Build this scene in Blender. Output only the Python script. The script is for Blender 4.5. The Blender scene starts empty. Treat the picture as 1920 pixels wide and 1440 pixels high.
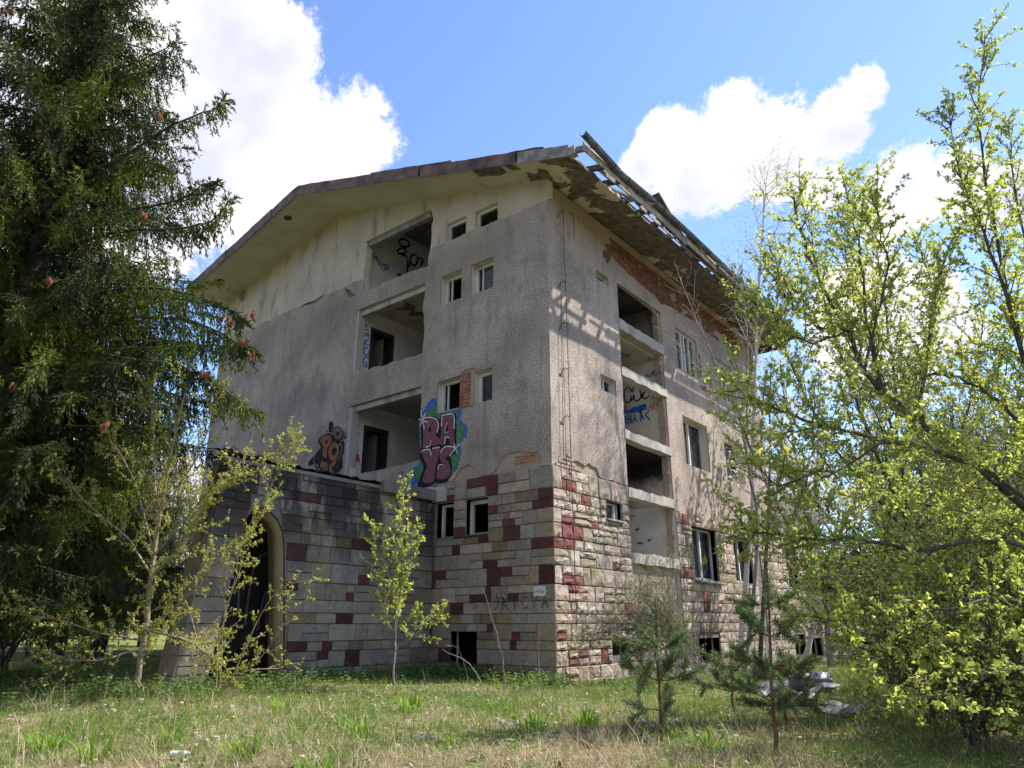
import bpy, bmesh, math, random, json
import numpy as np
from mathutils import Vector, Matrix, noise as mnoise
from mathutils.geometry import delaunay_2d_cdt

R = math.radians
sc = bpy.context.scene
# ------------------------------------------------------------------ camera
CAM = Vector((8.754, -12.180, 1.106))
cd = bpy.data.cameras.new('camera'); cam = bpy.data.objects.new('camera', cd)
sc.collection.objects.link(cam); sc.camera = cam
cam.location = CAM
cam.rotation_euler = (R(90 + 18.797), 0, R(38.975))
cd.sensor_width = 36; cd.lens = 1325 / 1920 * 36
cd.clip_start = 0.05; cd.clip_end = 2000
# ------------------------------------------------------------------ sky, sun, exposure
SUN_EL, SUN_AZ = 52.0, 54.0          # azimuth measured from +x towards +y
sun_dir = Vector((math.cos(R(SUN_EL)) * math.cos(R(SUN_AZ)), math.cos(R(SUN_EL)) * math.sin(R(SUN_AZ)), math.sin(R(SUN_EL))))
sl = bpy.data.lights.new('sun', 'SUN'); so = bpy.data.objects.new('sun', sl); sc.collection.objects.link(so)
sl.energy = 3.9; sl.angle = R(0.53); sl.color = (1.0, 0.94, 0.85)
so.rotation_euler = sun_dir.to_track_quat('Z', 'Y').to_euler()
so.location = sun_dir * 60
sc.view_settings.view_transform = 'Standard'; sc.view_settings.look = 'None'
sc.view_settings.exposure = 1.27; sc.view_settings.gamma = 1.0
sc.cycles.use_denoising = True
sc.cycles.max_bounces = 8; sc.cycles.transparent_max_bounces = 8
sc.cycles.diffuse_bounces = 4; sc.cycles.transmission_bounces = 4

world = bpy.data.worlds.new('World'); sc.world = world; world.use_nodes = True
wn = world.node_tree; wn.nodes.clear()
def W(t, **k):
    n = wn.nodes.new(t)
    for a, v in k.items(): setattr(n, a, v)
    return n
def wl(a, b): wn.links.new(a, b)
w_out = W('ShaderNodeOutputWorld')
sky = W('ShaderNodeTexSky'); sky.sky_type = 'NISHITA'; sky.sun_disc = False
sky.sun_elevation = R(SUN_EL); sky.sun_rotation = math.atan2(sun_dir.x, sun_dir.y)
sky.altitude = 700; sky.air_density = 1.15; sky.dust_density = 0.2; sky.ozone_density = 3.0
bg1 = W('ShaderNodeBackground'); bg1.inputs['Strength'].default_value = 0.125
hs = W('ShaderNodeHueSaturation'); hs.inputs['Saturation'].default_value = 1.06; hs.inputs['Hue'].default_value = 0.508; wl(sky.outputs[0], hs.inputs['Color']); wl(hs.outputs[0], bg1.inputs['Color'])
tc = W('ShaderNodeTexCoord'); dirv = tc.outputs['Generated']
# cumulus: soft lobes in the directions where clouds stand, broken up by noise, plus scattered ones all round
BLOBS = [(-0.739,0.277,0.614,0.152),(-0.682,0.298,0.667,0.089),(-0.679,0.341,0.65,0.072),(-0.725,0.371,0.58,0.114),(-0.681,0.435,0.589,0.079),(-0.644,0.469,0.604,0.052),(-0.775,0.342,0.531,0.107),(-0.816,0.214,0.537,0.185),(-0.718,0.425,0.551,0.062),(-0.329,0.723,0.608,0.052),(-0.317,0.761,0.566,0.06),(-0.242,0.749,0.617,0.057),(-0.214,0.79,0.575,0.081),(-0.147,0.805,0.575,0.055),(-0.104,0.795,0.597,0.03),(-0.274,0.766,0.582,0.076),(-0.092,0.869,0.487,0.074),(-0.038,0.875,0.482,0.062),(-0.127,0.878,0.461,0.046),(0.009,0.887,0.461,0.066),(-0.171,0.837,0.519,0.037),(-0.141,0.923,0.358,0.113),(-0.369,0.727,0.579,0.039)]
def wmath(op, a, b=None, c=None):
    n = W('ShaderNodeMath', operation=op)
    for i, v in enumerate((a, b, c)):
        if v is None: continue
        if isinstance(v, (int, float)): n.inputs[i].default_value = v
        else: wl(v, n.inputs[i])
    return n.outputs[0]
acc = None
for bx_, by_, bz_, br_ in BLOBS:
    n = W('ShaderNodeVectorMath', operation='DISTANCE'); wl(dirv, n.inputs[0])
    v = Vector((bx_, by_, bz_)).normalized(); n.inputs[1].default_value = v
    r = br_ * (1.10 if bx_ < -.5 else 0.92)
    f = wmath('MULTIPLY_ADD', n.outputs['Value'], -1.0 / r, 1.0)
    f = wmath('MULTIPLY', f, min(1.0, 0.42 + r * 4))
    acc = f if acc is None else wmath('SMOOTH_MAX', acc, f, 0.12)
def wnoise(scale, detail, rough, dist=0.0):
    n = W('ShaderNodeTexNoise'); n.inputs['Scale'].default_value = scale; n.inputs['Detail'].default_value = detail
    n.inputs['Roughness'].default_value = rough; n.inputs['Distortion'].default_value = dist
    wl(dirv, n.inputs['Vector']); return n.outputs['Fac']
big = wmath('MULTIPLY_ADD', wnoise(2.1, 2, 0.5), 3.2, -1.72)     # scattered clouds out of view, cover raised to whiten the ambient light
clr = W('ShaderNodeVectorMath', operation='DISTANCE'); wl(dirv, clr.inputs[0]); clr.inputs[1].default_value = Vector((-0.38, 0.58, 0.72)).normalized()
cl2 = W('ShaderNodeMapRange', interpolation_type='SMOOTHSTEP'); wl(clr.outputs['Value'], cl2.inputs['Value'])
for k_, v_ in zip(('From Min', 'From Max', 'To Min', 'To Max'), (.35, .75, 1.2, 0.0)): cl2.inputs[k_].default_value = v_
big = wmath('SUBTRACT', big, cl2.outputs[0])
acc = wmath('MAXIMUM', acc, big)
fine = wmath('MULTIPLY_ADD', wnoise(8.5, 8, 0.72, 0.25), 2.0, -1.0)
field = wmath('ADD', acc, wmath('MULTIPLY', fine, 0.72))
mr = W('ShaderNodeMapRange', interpolation_type='SMOOTHSTEP'); wl(field, mr.inputs['Value'])
mr.inputs['From Min'].default_value = 0.0; mr.inputs['From Max'].default_value = 0.20
core = W('ShaderNodeMapRange', interpolation_type='SMOOTHSTEP')
wl(wmath('ADD', wmath('MULTIPLY', field, 0.3), wmath('MULTIPLY', wmath('ADD', wnoise(5.0, 3, 0.55, 0.0), -0.5), 1.6)), core.inputs['Value'])
core.inputs['From Min'].default_value = -0.05; core.inputs['From Max'].default_value = 0.45
cm = W('ShaderNodeMix', data_type='RGBA'); wl(core.outputs[0], cm.inputs[0])
cm.inputs[6].default_value = (1.0, 0.98, 0.95, 1); cm.inputs[7].default_value = (0.66, 0.69, 0.80, 1)
bg2 = W('ShaderNodeBackground'); bg2.inputs['Strength'].default_value = 0.52
wl(cm.outputs[2], bg2.inputs['Color'])
mx = W('ShaderNodeMixShader'); wl(wmath('MULTIPLY', mr.outputs[0], 0.97), mx.inputs[0])
wl(bg1.outputs[0], mx.inputs[1]); wl(bg2.outputs[0], mx.inputs[2]); wl(mx.outputs[0], w_out.inputs[0])

# ------------------------------------------------------------------ helpers
COL = sc.collection
def tag(o, label=None, cat=None, group=None, kind=None):
    if label: o['label'] = label
    if cat: o['category'] = cat
    if group: o['group'] = group
    if kind: o['kind'] = kind
    return o
def empty(name, loc=(0, 0, 0)):
    o = bpy.data.objects.new(name, None); COL.objects.link(o); o.location = loc; o.empty_display_size = 0.2
    return o
def link(name, me, mats=None, parent=None):
    o = bpy.data.objects.new(name, me); COL.objects.link(o)
    if mats is not None:
        for m in (mats if isinstance(mats, (list, tuple)) else [mats]): me.materials.append(m)
    if parent is not None:
        o.parent = parent
        if parent.type == 'EMPTY': o.matrix_parent_inverse = Matrix.Translation(-Vector(parent.location))
    return o
def np_mesh(name, V, F, smooth=False):
    V = np.asarray(V, dtype=np.float32); F = np.asarray(F, dtype=np.int32)
    me = bpy.data.meshes.new(name); n, k = F.shape
    me.vertices.add(len(V)); me.vertices.foreach_set('co', V.ravel())
    me.loops.add(n * k); me.loops.foreach_set('vertex_index', F.ravel())
    me.polygons.add(n); me.polygons.foreach_set('loop_start', np.arange(0, n * k, k, dtype=np.int32))
    me.polygons.foreach_set('loop_total', np.full(n, k, dtype=np.int32))
    if smooth: me.polygons.foreach_set('use_smooth', np.ones(n, dtype=bool))
    me.update(calc_edges=True); return me
class MB:
    """collects simple shapes into one mesh"""
    def __init__(s): s.v = []; s.f = []
    def add(s, vs, fs):
        o = len(s.v); s.v += [tuple(p) for p in vs]; s.f += [tuple(i + o for i in f) for f in fs]; return s
    def box(s, x0, x1, y0, y1, z0, z1):
        return s.add([(x0,y0,z0),(x1,y0,z0),(x1,y1,z0),(x0,y1,z0),(x0,y0,z1),(x1,y0,z1),(x1,y1,z1),(x0,y1,z1)],
                     [(0,3,2,1),(4,5,6,7),(0,1,5,4),(1,2,6,5),(2,3,7,6),(3,0,4,7)])
    def beam(s, a, b, w, h, up=(0, 0, 1)):
        a = Vector(a); b = Vector(b); d = (b - a).normalized(); u = Vector(up)
        sx = d.cross(u)
        if sx.length < 1e-4: sx = d.cross(Vector((1, 0, 0)))
        sx.normalize(); uz = sx.cross(d).normalized(); sx *= w / 2; uz *= h / 2
        vs = [a - sx - uz, a + sx - uz, a + sx + uz, a - sx + uz, b - sx - uz, b + sx - uz, b + sx + uz, b - sx + uz]
        return s.add(vs, [(0,1,2,3),(7,6,5,4),(0,4,5,1),(1,5,6,2),(2,6,7,3),(3,7,4,0)])
    def tube(s, pts, r0, r1=None, n=6, cap=True):
        r1 = r0 if r1 is None else r1
        pts = [Vector(p) for p in pts]; o = len(s.v); m = len(pts)
        ref = Vector((0.31, 0.17, 0.93))
        for i, p in enumerate(pts):
            d = (pts[min(i + 1, m - 1)] - pts[max(i - 1, 0)])
            if d.length < 1e-9: d = Vector((0, 0, 1))
            d.normalize(); a = d.cross(ref)
            if a.length < 0.05: a = d.cross(Vector((1, 0, 0)))
            a.normalize(); b = d.cross(a); r = r0 + (r1 - r0) * i / max(1, m - 1)
            for k in range(n):
                t = 2 * math.pi * k / n; s.v.append(tuple(p + a * (r * math.cos(t)) + b * (r * math.sin(t))))
        for i in range(m - 1):
            for k in range(n):
                k2 = (k + 1) % n; s.f.append((o+i*n+k, o+i*n+k2, o+(i+1)*n+k2, o+(i+1)*n+k))
        if cap and n > 2:
            s.f.append(tuple(o + k for k in range(n))[::-1]); s.f.append(tuple(o + (m-1)*n + k for k in range(n)))
        return s
    def build(s, name, mat=None, parent=None, smooth=False):
        me = bpy.data.meshes.new(name); me.from_pydata(s.v, [], s.f); me.update()
        if smooth: me.polygons.foreach_set('use_smooth', np.ones(len(me.polygons), dtype=bool))
        return link(name, me, mat, parent)

# ------------------------------------------------------------------ materials
class Mt:
    def __init__(s, name, rough=0.9, spec=0.25):
        s.m = bpy.data.materials.new(name); s.m.use_nodes = True; s.nt = s.m.node_tree
        s.b = s.nt.nodes['Principled BSDF']; s.b.inputs['Roughness'].default_value = rough
        s.b.inputs['Specular IOR Level'].default_value = spec
        s.out = s.nt.nodes['Material Output']
    def n(s, t, **k):
        x = s.nt.nodes.new(t)
        for a, v in k.items(): setattr(x, a, v)
        return x
    def l(s, a, b): s.nt.links.new(a, b)
    def put(s, sock, v):
        if isinstance(v, (int, float)): sock.default_value = v
        elif isinstance(v, (tuple, list)): sock.default_value = tuple(v) + ((1,) if len(v) == 3 and sock.type == 'RGBA' else ())
        else: s.l(v, sock)
    def pos(s):
        if not hasattr(s, '_p'): s._p = s.n('ShaderNodeNewGeometry')
        return s._p.outputs['Position']
    def noise(s, scale, detail=3, rough=0.5, dist=0.0, vec=None, stretch=None):
        v = vec if vec is not None else s.pos()
        if stretch:
            m = s.n('ShaderNodeVectorMath', operation='MULTIPLY'); s.l(v, m.inputs[0]); m.inputs[1].default_value = stretch; v = m.outputs[0]
        x = s.n('ShaderNodeTexNoise'); s.l(v, x.inputs['Vector'])
        x.inputs['Scale'].default_value = scale; x.inputs['Detail'].default_value = detail
        x.inputs['Roughness'].default_value = rough; x.inputs['Distortion'].default_value = dist
        return x.outputs['Fac']
    def vor(s, scale, out='Distance', feature='F1'):
        x = s.n('ShaderNodeTexVoronoi', feature=feature); s.l(s.pos(), x.inputs['Vector']); x.inputs['Scale'].default_value = scale
        return x.outputs[out]
    def mr(s, v, a, b, c=0.0, d=1.0, smooth=True):
        x = s.n('ShaderNodeMapRange', interpolation_type='SMOOTHSTEP' if smooth else 'LINEAR'); s.put(x.inputs['Value'], v)
        for k, q in zip(('From Min', 'From Max', 'To Min', 'To Max'), (a, b, c, d)): x.inputs[k].default_value = q
        return x.outputs[0]
    def math(s, op, a, b=None):
        x = s.n('ShaderNodeMath', operation=op); s.put(x.inputs[0], a)
        if b is not None: s.put(x.inputs[1], b)
        return x.outputs[0]
    def mix(s, f, a, b, mode='MIX'):
        x = s.n('ShaderNodeMix', data_type='RGBA', blend_type=mode); s.put(x.inputs[0], f); s.put(x.inputs[6], a); s.put(x.inputs[7], b)
        return x.outputs[2]
    def xyz(s):
        x = s.n('ShaderNodeSeparateXYZ'); s.l(s.pos(), x.inputs[0]); return x.outputs
    def rnd(s):
        a = s.n('ShaderNodeObjectInfo').outputs['Random']; g = s.n('ShaderNodeNewGeometry').outputs['Random Per Island']
        return s.math('FRACT', s.math('ADD', a, g))
    def col(s, c): s.put(s.b.inputs['Base Color'], c); return s
    def bump(s, h, strength=0.5, dist=0.02):
        x = s.n('ShaderNodeBump'); x.inputs['Strength'].default_value = strength; x.inputs['Distance'].default_value = dist
        s.put(x.inputs['Height'], h); s.l(x.outputs[0], s.b.inputs['Normal']); return s

def simple(name, c, rough=0.85, var=0.25, scale=6.0, bump=0.0, bscale=40.0, metal=0.0, spec=0.25):
    m = Mt(name, rough, spec); n = m.noise(scale, 5, 0.6)
    lo = tuple(v * (1 - var) for v in c); hi = tuple(min(1, v * (1 + var)) for v in c)
    m.col(m.mix(m.mr(n, 0.3, 0.7), lo, hi))
    if bump: m.bump(m.noise(bscale, 4, 0.6), bump, 0.01)
    m.b.inputs['Metallic'].default_value = metal
    return m.m
def roughcast():
    m = Mt('roughcast_render', 0.95, 0.1)
    big = m.noise(0.55, 4, 0.6); mid = m.noise(3.0, 4, 0.65, stretch=(1, 1, 0.5)); sp = m.noise(30.0, 3, 0.9)
    c = m.mix(m.mr(big, 0.35, 0.68), (0.37, 0.305, 0.258), (0.57, 0.47, 0.40))
    c = m.mix(m.math('MULTIPLY', m.mr(mid, 0.48, 0.72), 0.5), c, (0.20, 0.175, 0.16))
    c = m.mix(m.math('MULTIPLY', m.mr(m.noise(1.3, 5, .7), 0.55, 0.7), 0.4), c, (0.47, 0.42, 0.38))
    c = m.mix(m.mr(sp, 0.36, 0.66, 0.0, 1.0), m.mix(1.0, c, (0.40, 0.39, 0.385), 'MULTIPLY'), m.mix(1.0, c, (1.40, 1.40, 1.40), 'MULTIPLY'))  # grain speckle, also painting in pit shade the fine bump cannot show
    # grime: grey wash under the eaves, run-off streaks
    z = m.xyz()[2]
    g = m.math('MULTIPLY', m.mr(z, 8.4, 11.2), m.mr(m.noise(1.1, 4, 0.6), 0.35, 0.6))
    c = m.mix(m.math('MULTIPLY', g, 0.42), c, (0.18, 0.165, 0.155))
    wash = m.math('MULTIPLY', m.mr(z, 10.45, 11.05), m.mr(m.noise(2.4, 5, .65), .38, .6))
    c = m.mix(m.math('MULTIPLY', wash, 0.75), c, (0.44, 0.37, 0.285))
    st = m.mr(m.noise(2.9, 5, 0.65, stretch=(1, 1, 0.10)), 0.52, 0.74)
    c = m.mix(m.math('MULTIPLY', st, 0.5), c, (0.15, 0.14, 0.14))
    m.col(c)
    return m.bump(sp, 0.8, 0.03).m
def plaster(name, c, dirt=(0.20, 0.17, 0.14), amt=0.7, peel=None):
    m = Mt(name, 0.9, 0.15)
    n1 = m.noise(0.9, 5, 0.62); n2 = m.noise(2.2, 5, 0.65, stretch=(1, 1, 0.22)); n3 = m.noise(14, 4, 0.6)
    k = m.mix(m.mr(n1, 0.3, 0.7), tuple(v * 0.86 for v in c), tuple(min(1, v * 1.1) for v in c))
    k = m.mix(m.math('MULTIPLY', m.mr(n2, 0.5, 0.74), amt), k, dirt)
    k = m.mix(m.math('MULTIPLY', m.mr(n3, 0.62, 0.75), 0.3), k, dirt)
    h = m.noise(25, 4, 0.6)
    if peel:
        e = m.mr(m.noise(1.25, 6, 0.62, 0.4), peel[0], peel[0] + 0.02)
        k = m.mix(e, k, m.mix(m.mr(m.noise(7, 5, 0.65), 0.35, 0.7), peel[1], tuple(v * 0.5 for v in peel[1])))
        h = m.math('SUBTRACT', m.math('MULTIPLY', h, 0.3), m.math('MULTIPLY', e, 0.8))
    m.col(k); return m.bump(h, 0.4, 0.02).m
STC = {'g': (0.295, 0.245, 0.195), 'l': (0.36, 0.31, 0.25), 'b': (0.36, 0.30, 0.215), 't': (0.31, 0.25, 0.165), 'n': (0.245, 0.18, 0.11),
       'r': (0.128, 0.046, 0.041), 'd': (0.096, 0.036, 0.034), 'c': (0.33, 0.28, 0.225), 'p': (0.42, 0.315, 0.265), 'w': (0.48, 0.41, 0.33),
       'y': (0.34, 0.29, 0.20), 'k': (0.215, 0.088, 0.080), 's': (0.27, 0.24, 0.21)}
def stone_mat(code):
    c = STC[code]; m = Mt('stone_' + {'g':'grey','l':'light_grey','b':'beige','t':'tan','n':'brown','r':'red','d':'dark_red','c':'concrete_beige','p':'pink_beige','w':'pale','y':'yellow','k':'rose_red','s':'blue_grey'}[code], 0.9, 0.2)
    r = m.rnd(); n = m.noise(5.0, 6, 0.68); v = m.noise(1.6, 4, 0.6, stretch=(1, 1, 0.35))
    k = m.mix(r, tuple(q * 0.8 for q in c), tuple(min(1, q * 1.18) for q in c))
    k = m.mix(m.math('MULTIPLY', m.mr(n, 0.42, 0.72), 0.6), k, tuple(q * 0.5 for q in c))
    k = m.mix(m.math('MULTIPLY', m.mr(m.noise(11.0, 5, 0.7, 0.3), 0.56, 0.66), 0.5), k, tuple(min(1, q * 1.5 + .02) for q in c))
    k = m.mix(m.math('MULTIPLY', m.mr(m.noise(0.75, 5, 0.65), 0.5, 0.72), 0.45), k, (0.10, 0.09, 0.08))
    k = m.mix(m.math('MULTIPLY', m.mr(v, 0.55, 0.8), 0.35), k, (0.12, 0.11, 0.10))
    x, y, z = m.xyz()
    # black mould run-off on the porch wall below its slab
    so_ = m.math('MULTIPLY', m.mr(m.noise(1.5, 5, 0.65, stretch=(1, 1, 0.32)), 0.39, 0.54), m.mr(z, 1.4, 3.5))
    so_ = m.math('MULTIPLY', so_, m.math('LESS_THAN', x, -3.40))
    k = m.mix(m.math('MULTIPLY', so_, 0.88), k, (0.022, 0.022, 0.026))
    m.col(k); return m.bump(m.math('ADD', m.noise(16, 6, 0.72), m.noise(6, 3, .6)), 0.85, 0.03).m
M = {c: stone_mat(c) for c in STC}
M['rough'] = roughcast()
M['cream'] = plaster('cream_gable_plaster', (0.50, 0.42, 0.33), (0.23, 0.195, 0.165), 1.0)
M['soffit'] = plaster('cream_soffit_plaster', (0.52, 0.465, 0.315), (0.34, 0.29, 0.2), 0.35)
M['soffit_peel'] = plaster('peeling_soffit_plaster', (0.40, 0.34, 0.25), (0.12, 0.10, 0.085), 0.6, (0.47, (0.125, 0.098, 0.08)))
M['under'] = plaster('undercoat_plaster', (0.36, 0.285, 0.215), (0.2, 0.16, 0.125), 0.5)
M['mortar'] = simple('mortar_joint', (0.17, 0.155, 0.14), 0.95, 0.3, 8)
M['concrete'] = plaster('weathered_concrete', (0.42, 0.385, 0.34), (0.13, 0.12, 0.11), 0.65)
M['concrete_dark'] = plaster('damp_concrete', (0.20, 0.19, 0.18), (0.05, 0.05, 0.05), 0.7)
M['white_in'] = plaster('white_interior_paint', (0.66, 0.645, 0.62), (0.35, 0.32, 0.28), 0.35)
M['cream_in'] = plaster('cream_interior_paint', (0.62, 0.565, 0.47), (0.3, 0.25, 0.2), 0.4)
M['ceil_in'] = plaster('stained_ceiling_paint', (0.50, 0.45, 0.36), (0.2, 0.16, 0.12), 0.5, (0.56, (0.2, 0.165, 0.14)))
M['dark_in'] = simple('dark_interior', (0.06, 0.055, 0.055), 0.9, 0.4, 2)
def soot():
    m = Mt('sooted_interior_paint', 0.9, 0.1); z = m.xyz()[2]
    f = m.math('ADD', m.mr(z, 4.35, 5.5, 0.0, 0.75), m.math('MULTIPLY', m.math('SUBTRACT', m.noise(1.6, 5, 0.6), 0.5), 0.9))
    m.col(m.mix(m.mr(f, 0.05, 0.6), (0.42, 0.38, 0.33), (0.022, 0.021, 0.022))); return m.m
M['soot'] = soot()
M['frame'] = plaster('flaking_white_window_paint', (0.58, 0.57, 0.55), (0.26, 0.23, 0.2), 0.7)
M['door_wood'] = simple('dark_door_wood', (0.045, 0.028, 0.024), 0.6, 0.4, 3)
M['wood_grey'] = simple('weathered_grey_board', (0.23, 0.21, 0.195), 0.9, 0.35, 5, 0.5, 60)
M['wood_pale'] = simple('pale_bleached_board', (0.36, 0.32, 0.285), 0.9, 0.4, 6, 0.5, 60)
M['wood_dark'] = simple('dark_roof_timber', (0.085, 0.07, 0.06), 0.9, 0.4, 5, 0.4, 50)
M['rust'] = simple('rusted_sheet_fascia', (0.135, 0.082, 0.068), 0.7, 0.5, 2.5, 0.3, 12, 0.2, 0.4)
M['zinc'] = simple('dull_zinc_gutter', (0.105, 0.112, 0.12), 0.5, 0.35, 3, 0.2, 10, 0.5, 0.5)
M['rooftop'] = simple('old_roofing_felt', (0.10, 0.085, 0.08), 0.95, 0.3, 2)
M['iron'] = simple('rusty_iron_wire', (0.055, 0.038, 0.03), 0.8, 0.3, 5)
M['brick'] = simple('bare_red_brick', (0.335, 0.135, 0.085), 0.95, 0.4, 9, 0.6, 30)
M['brick_dark'] = simple('dirty_red_brick', (0.175, 0.085, 0.065), 0.95, 0.45, 7, 0.6, 30)
M['arch'] = plaster('ochre_arch_plaster', (0.27, 0.205, 0.125), (0.07, 0.055, 0.042), 1.0)
M['moss'] = simple('dark_moss_and_litter', (0.025, 0.027, 0.017), 1.0, 0.5, 9, 0.8, 30)
def glass():
    m = Mt('dusty_window_glass', 0.12, 0.5); m.col(m.mix(m.mr(m.noise(4, 4, 0.6), 0.3, 0.8), (0.02, 0.025, 0.03), (0.10, 0.11, 0.115)))
    m.b.inputs['Alpha'].default_value = 0.55; return m.m
M['glass'] = glass()
def paint(name, c, grain=0.18):
    m = Mt('paint_' + name, .75, .2); n = m.noise(9, 5, .65)
    m.col(m.mix(m.mr(n, .3, .7), tuple(v * (1 - grain) for v in c), tuple(min(1, v * (1 + grain)) for v in c)))
    m.put(m.b.inputs['Alpha'], m.mr(m.math('ADD', m.noise(46.0, 3, 0.85), m.math('MULTIPLY', m.noise(2.5, 3, .6), .25)), .47, .53)); return m.m
P = {k: paint(k, c) for k, c in dict(maroon=(0.205, 0.072, 0.098), black=(0.012, 0.010, 0.014), white=(0.70, 0.68, 0.68), green=(0.085, 0.235, 0.095),
     blue=(0.055, 0.125, 0.40), orange=(0.285, 0.095, 0.045), tan=(0.17, 0.115, 0.06), brightblue=(0.02, 0.16, 0.52), red=(0.50, 0.05, 0.04),
     pink=(0.55, 0.04, 0.14), teal=(0.03, 0.16, 0.20), lightblue=(0.12, 0.25, 0.42), ltgrey=(0.30, 0.31, 0.34)).items()}
# ------------------------------------------------------------------ building
rng = random.Random(7)
bld = empty('abandoned_building', (0, 0, 0))
tag(bld, 'derelict four-storey building with roughcast walls, stone-clad ground floor and broken overhanging roof', 'building')

def inside(p, poly):
    x, y = p; c = False; n = len(poly); j = n - 1
    for i in range(n):
        xi, yi = poly[i]; xj, yj = poly[j]
        if (yi > y) != (yj > y) and x < (xj - xi) * (y - yi) / (yj - yi) + xi: c = not c
        j = i
    return c
def jag(loop, step=0.12, amp=0.02, seed=1, sides=None, closed=True):
    """break straight edges into an uneven line; sides: set of edge indices that stay straight"""
    g = random.Random(seed); o = []
    n = len(loop)
    for i in range(n):
        a = Vector(loop[i]); b = Vector(loop[(i + 1) % n]); o.append(tuple(a)); L = (b - a).length
        if not closed and i == n - 1: break
        if sides is not None and i not in sides: continue
        k = int(L / step)
        if k < 2: continue
        nn = Vector((-(b - a).y, (b - a).x)).normalized(); drift = 0
        for q in range(1, k):
            drift = drift * 0.6 + g.uniform(-amp, amp)
            o.append(tuple(a.lerp(b, (q + g.uniform(-.3, .3)) / k) + nn * drift))
    return o
def panel(name, outer, holes, to3d, thick, mat, parent, rim_mat=None):
    vs = []; es = []
    for lp in [outer] + holes:
        o = len(vs); vs += [Vector(p) for p in lp]; es += [(o + i, o + (i + 1) % len(lp)) for i in range(len(lp))]
    v2, e2, f2, *_ = delaunay_2d_cdt(vs, es, [], 0, 1e-6)
    V = [to3d(p.x, p.y, 0.0) for p in v2]; F = []; mi = []
    for f in f2:
        c = ((v2[f[0]].x + v2[f[1]].x + v2[f[2]].x) / 3, (v2[f[0]].y + v2[f[1]].y + v2[f[2]].y) / 3)
        if inside(c, outer) and not any(inside(c, h) for h in holes): F.append(tuple(f)); mi.append(0)
    for lp in [outer] + holes:
        o = len(V); n = len(lp)
        V += [to3d(p[0], p[1], 0.0) for p in lp] + [to3d(p[0], p[1], thick) for p in lp]
        for i in range(n):
            j = (i + 1) % n; F.append((o + i, o + j, o + n + j, o + n + i)); mi.append(1 if rim_mat else 0)
    me = bpy.data.meshes.new(name); me.from_pydata(V, [], F); me.update()
    ob = link(name, me, [mat, rim_mat] if rim_mat else mat, parent)
    if rim_mat: me.polygons.foreach_set('material_index', mi)
    return ob
fA = lambda d: (lambda x, z, t: (x, d + t, z))          # facade A: plane y, outside is -y
fB = lambda d: (lambda y, z, t: (d - t, y, z))          # facade B: plane x, outside is +x
rect = lambda a, b, c, d: [(a, c), (b, c), (b, d), (a, d)]

SL, SR_, RX = 0.192, 0.2706, -8.5
def soff(x): return 11.6 - SR_ * x if x >= RX else 13.9 - SL * (RX - x)
LX = -15.0; BY = 13.4; AY = 19.2      # main block depth, far end of the lower wing behind it
# openings of facade A
OP = [[(-6.92, 10.62), (-4.10, 10.56), (-4.06, 11.0), (-3.98, 12.0), (-4.10, 12.38), (-6.95, 12.37)],
      [(-6.98, 8.0), (-4.16, 7.97), (-4.22, 10.06), (-7.12, 10.07)],
      [(-6.95, 4.98), (-4.08, 5.04), (-4.18, 7.05), (-7.10, 7.05)]]
OPJ = [jag(OP[0], .13, .045, 3, {0, 1, 2, 5}), jag(OP[1], .13, .04, 5, {0, 1, 3}), jag(OP[2], .14, .03, 8, {0, 1})]
WA = [(-3.46, -2.71, 11.05, 11.63), (-2.39, -1.59, 11.04, 11.60), (-3.58, -2.81, 9.17, 10.03), (-2.48, -1.71, 9.14, 10.02),
      (-3.57, -2.80, 6.18, 7.02), (-2.29, -1.71, 6.17, 7.0), (-3.42, -2.87, 3.05, 3.86), (-2.48, -1.80, 3.05, 3.86), (-2.87, -2.08, 0.2, 0.955)]
wr = [rect(*w) for w in WA]
# roughcast coat of facade A (two torn patches above the stone, notch round the top opening)
patch1 = [(-1.75, 4.37), (-1.6, 4.45), (-1.45, 4.68), (-1.26, 4.80), (-0.84, 4.79), (-0.38, 4.71), (-0.27, 4.6), (-0.30, 4.38)]
patch2 = [(-2.95, 4.37), (-2.86, 4.45), (-2.71, 4.65), (-2.44, 4.72), (-2.18, 4.55), (-2.05, 4.37)]
o1 = [p for p in OPJ[0] if p[1] < 11.03]
o1 = sorted(o1, key=lambda p: (p[0]))
left = sorted([p for p in OPJ[0] if p[0] < -6.6 and p[1] < 11.05], key=lambda p: -p[1])
bot = sorted([p for p in OPJ[0] if -6.6 <= p[0] < -4.3 and p[1] < 11.0], key=lambda p: p[0])
right = sorted([p for p in OPJ[0] if p[0] >= -4.3 and p[1] < 11.05], key=lambda p: p[1])
tl = jag([(-7.02, 11.08), (LX, 11.10)], .13, .035, 9, {0}, False)[:-1]
tr = jag([(0.0, 11.0), (-4.0, 11.07)], .12, .04, 10, {0}, False)[:-1]
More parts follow.
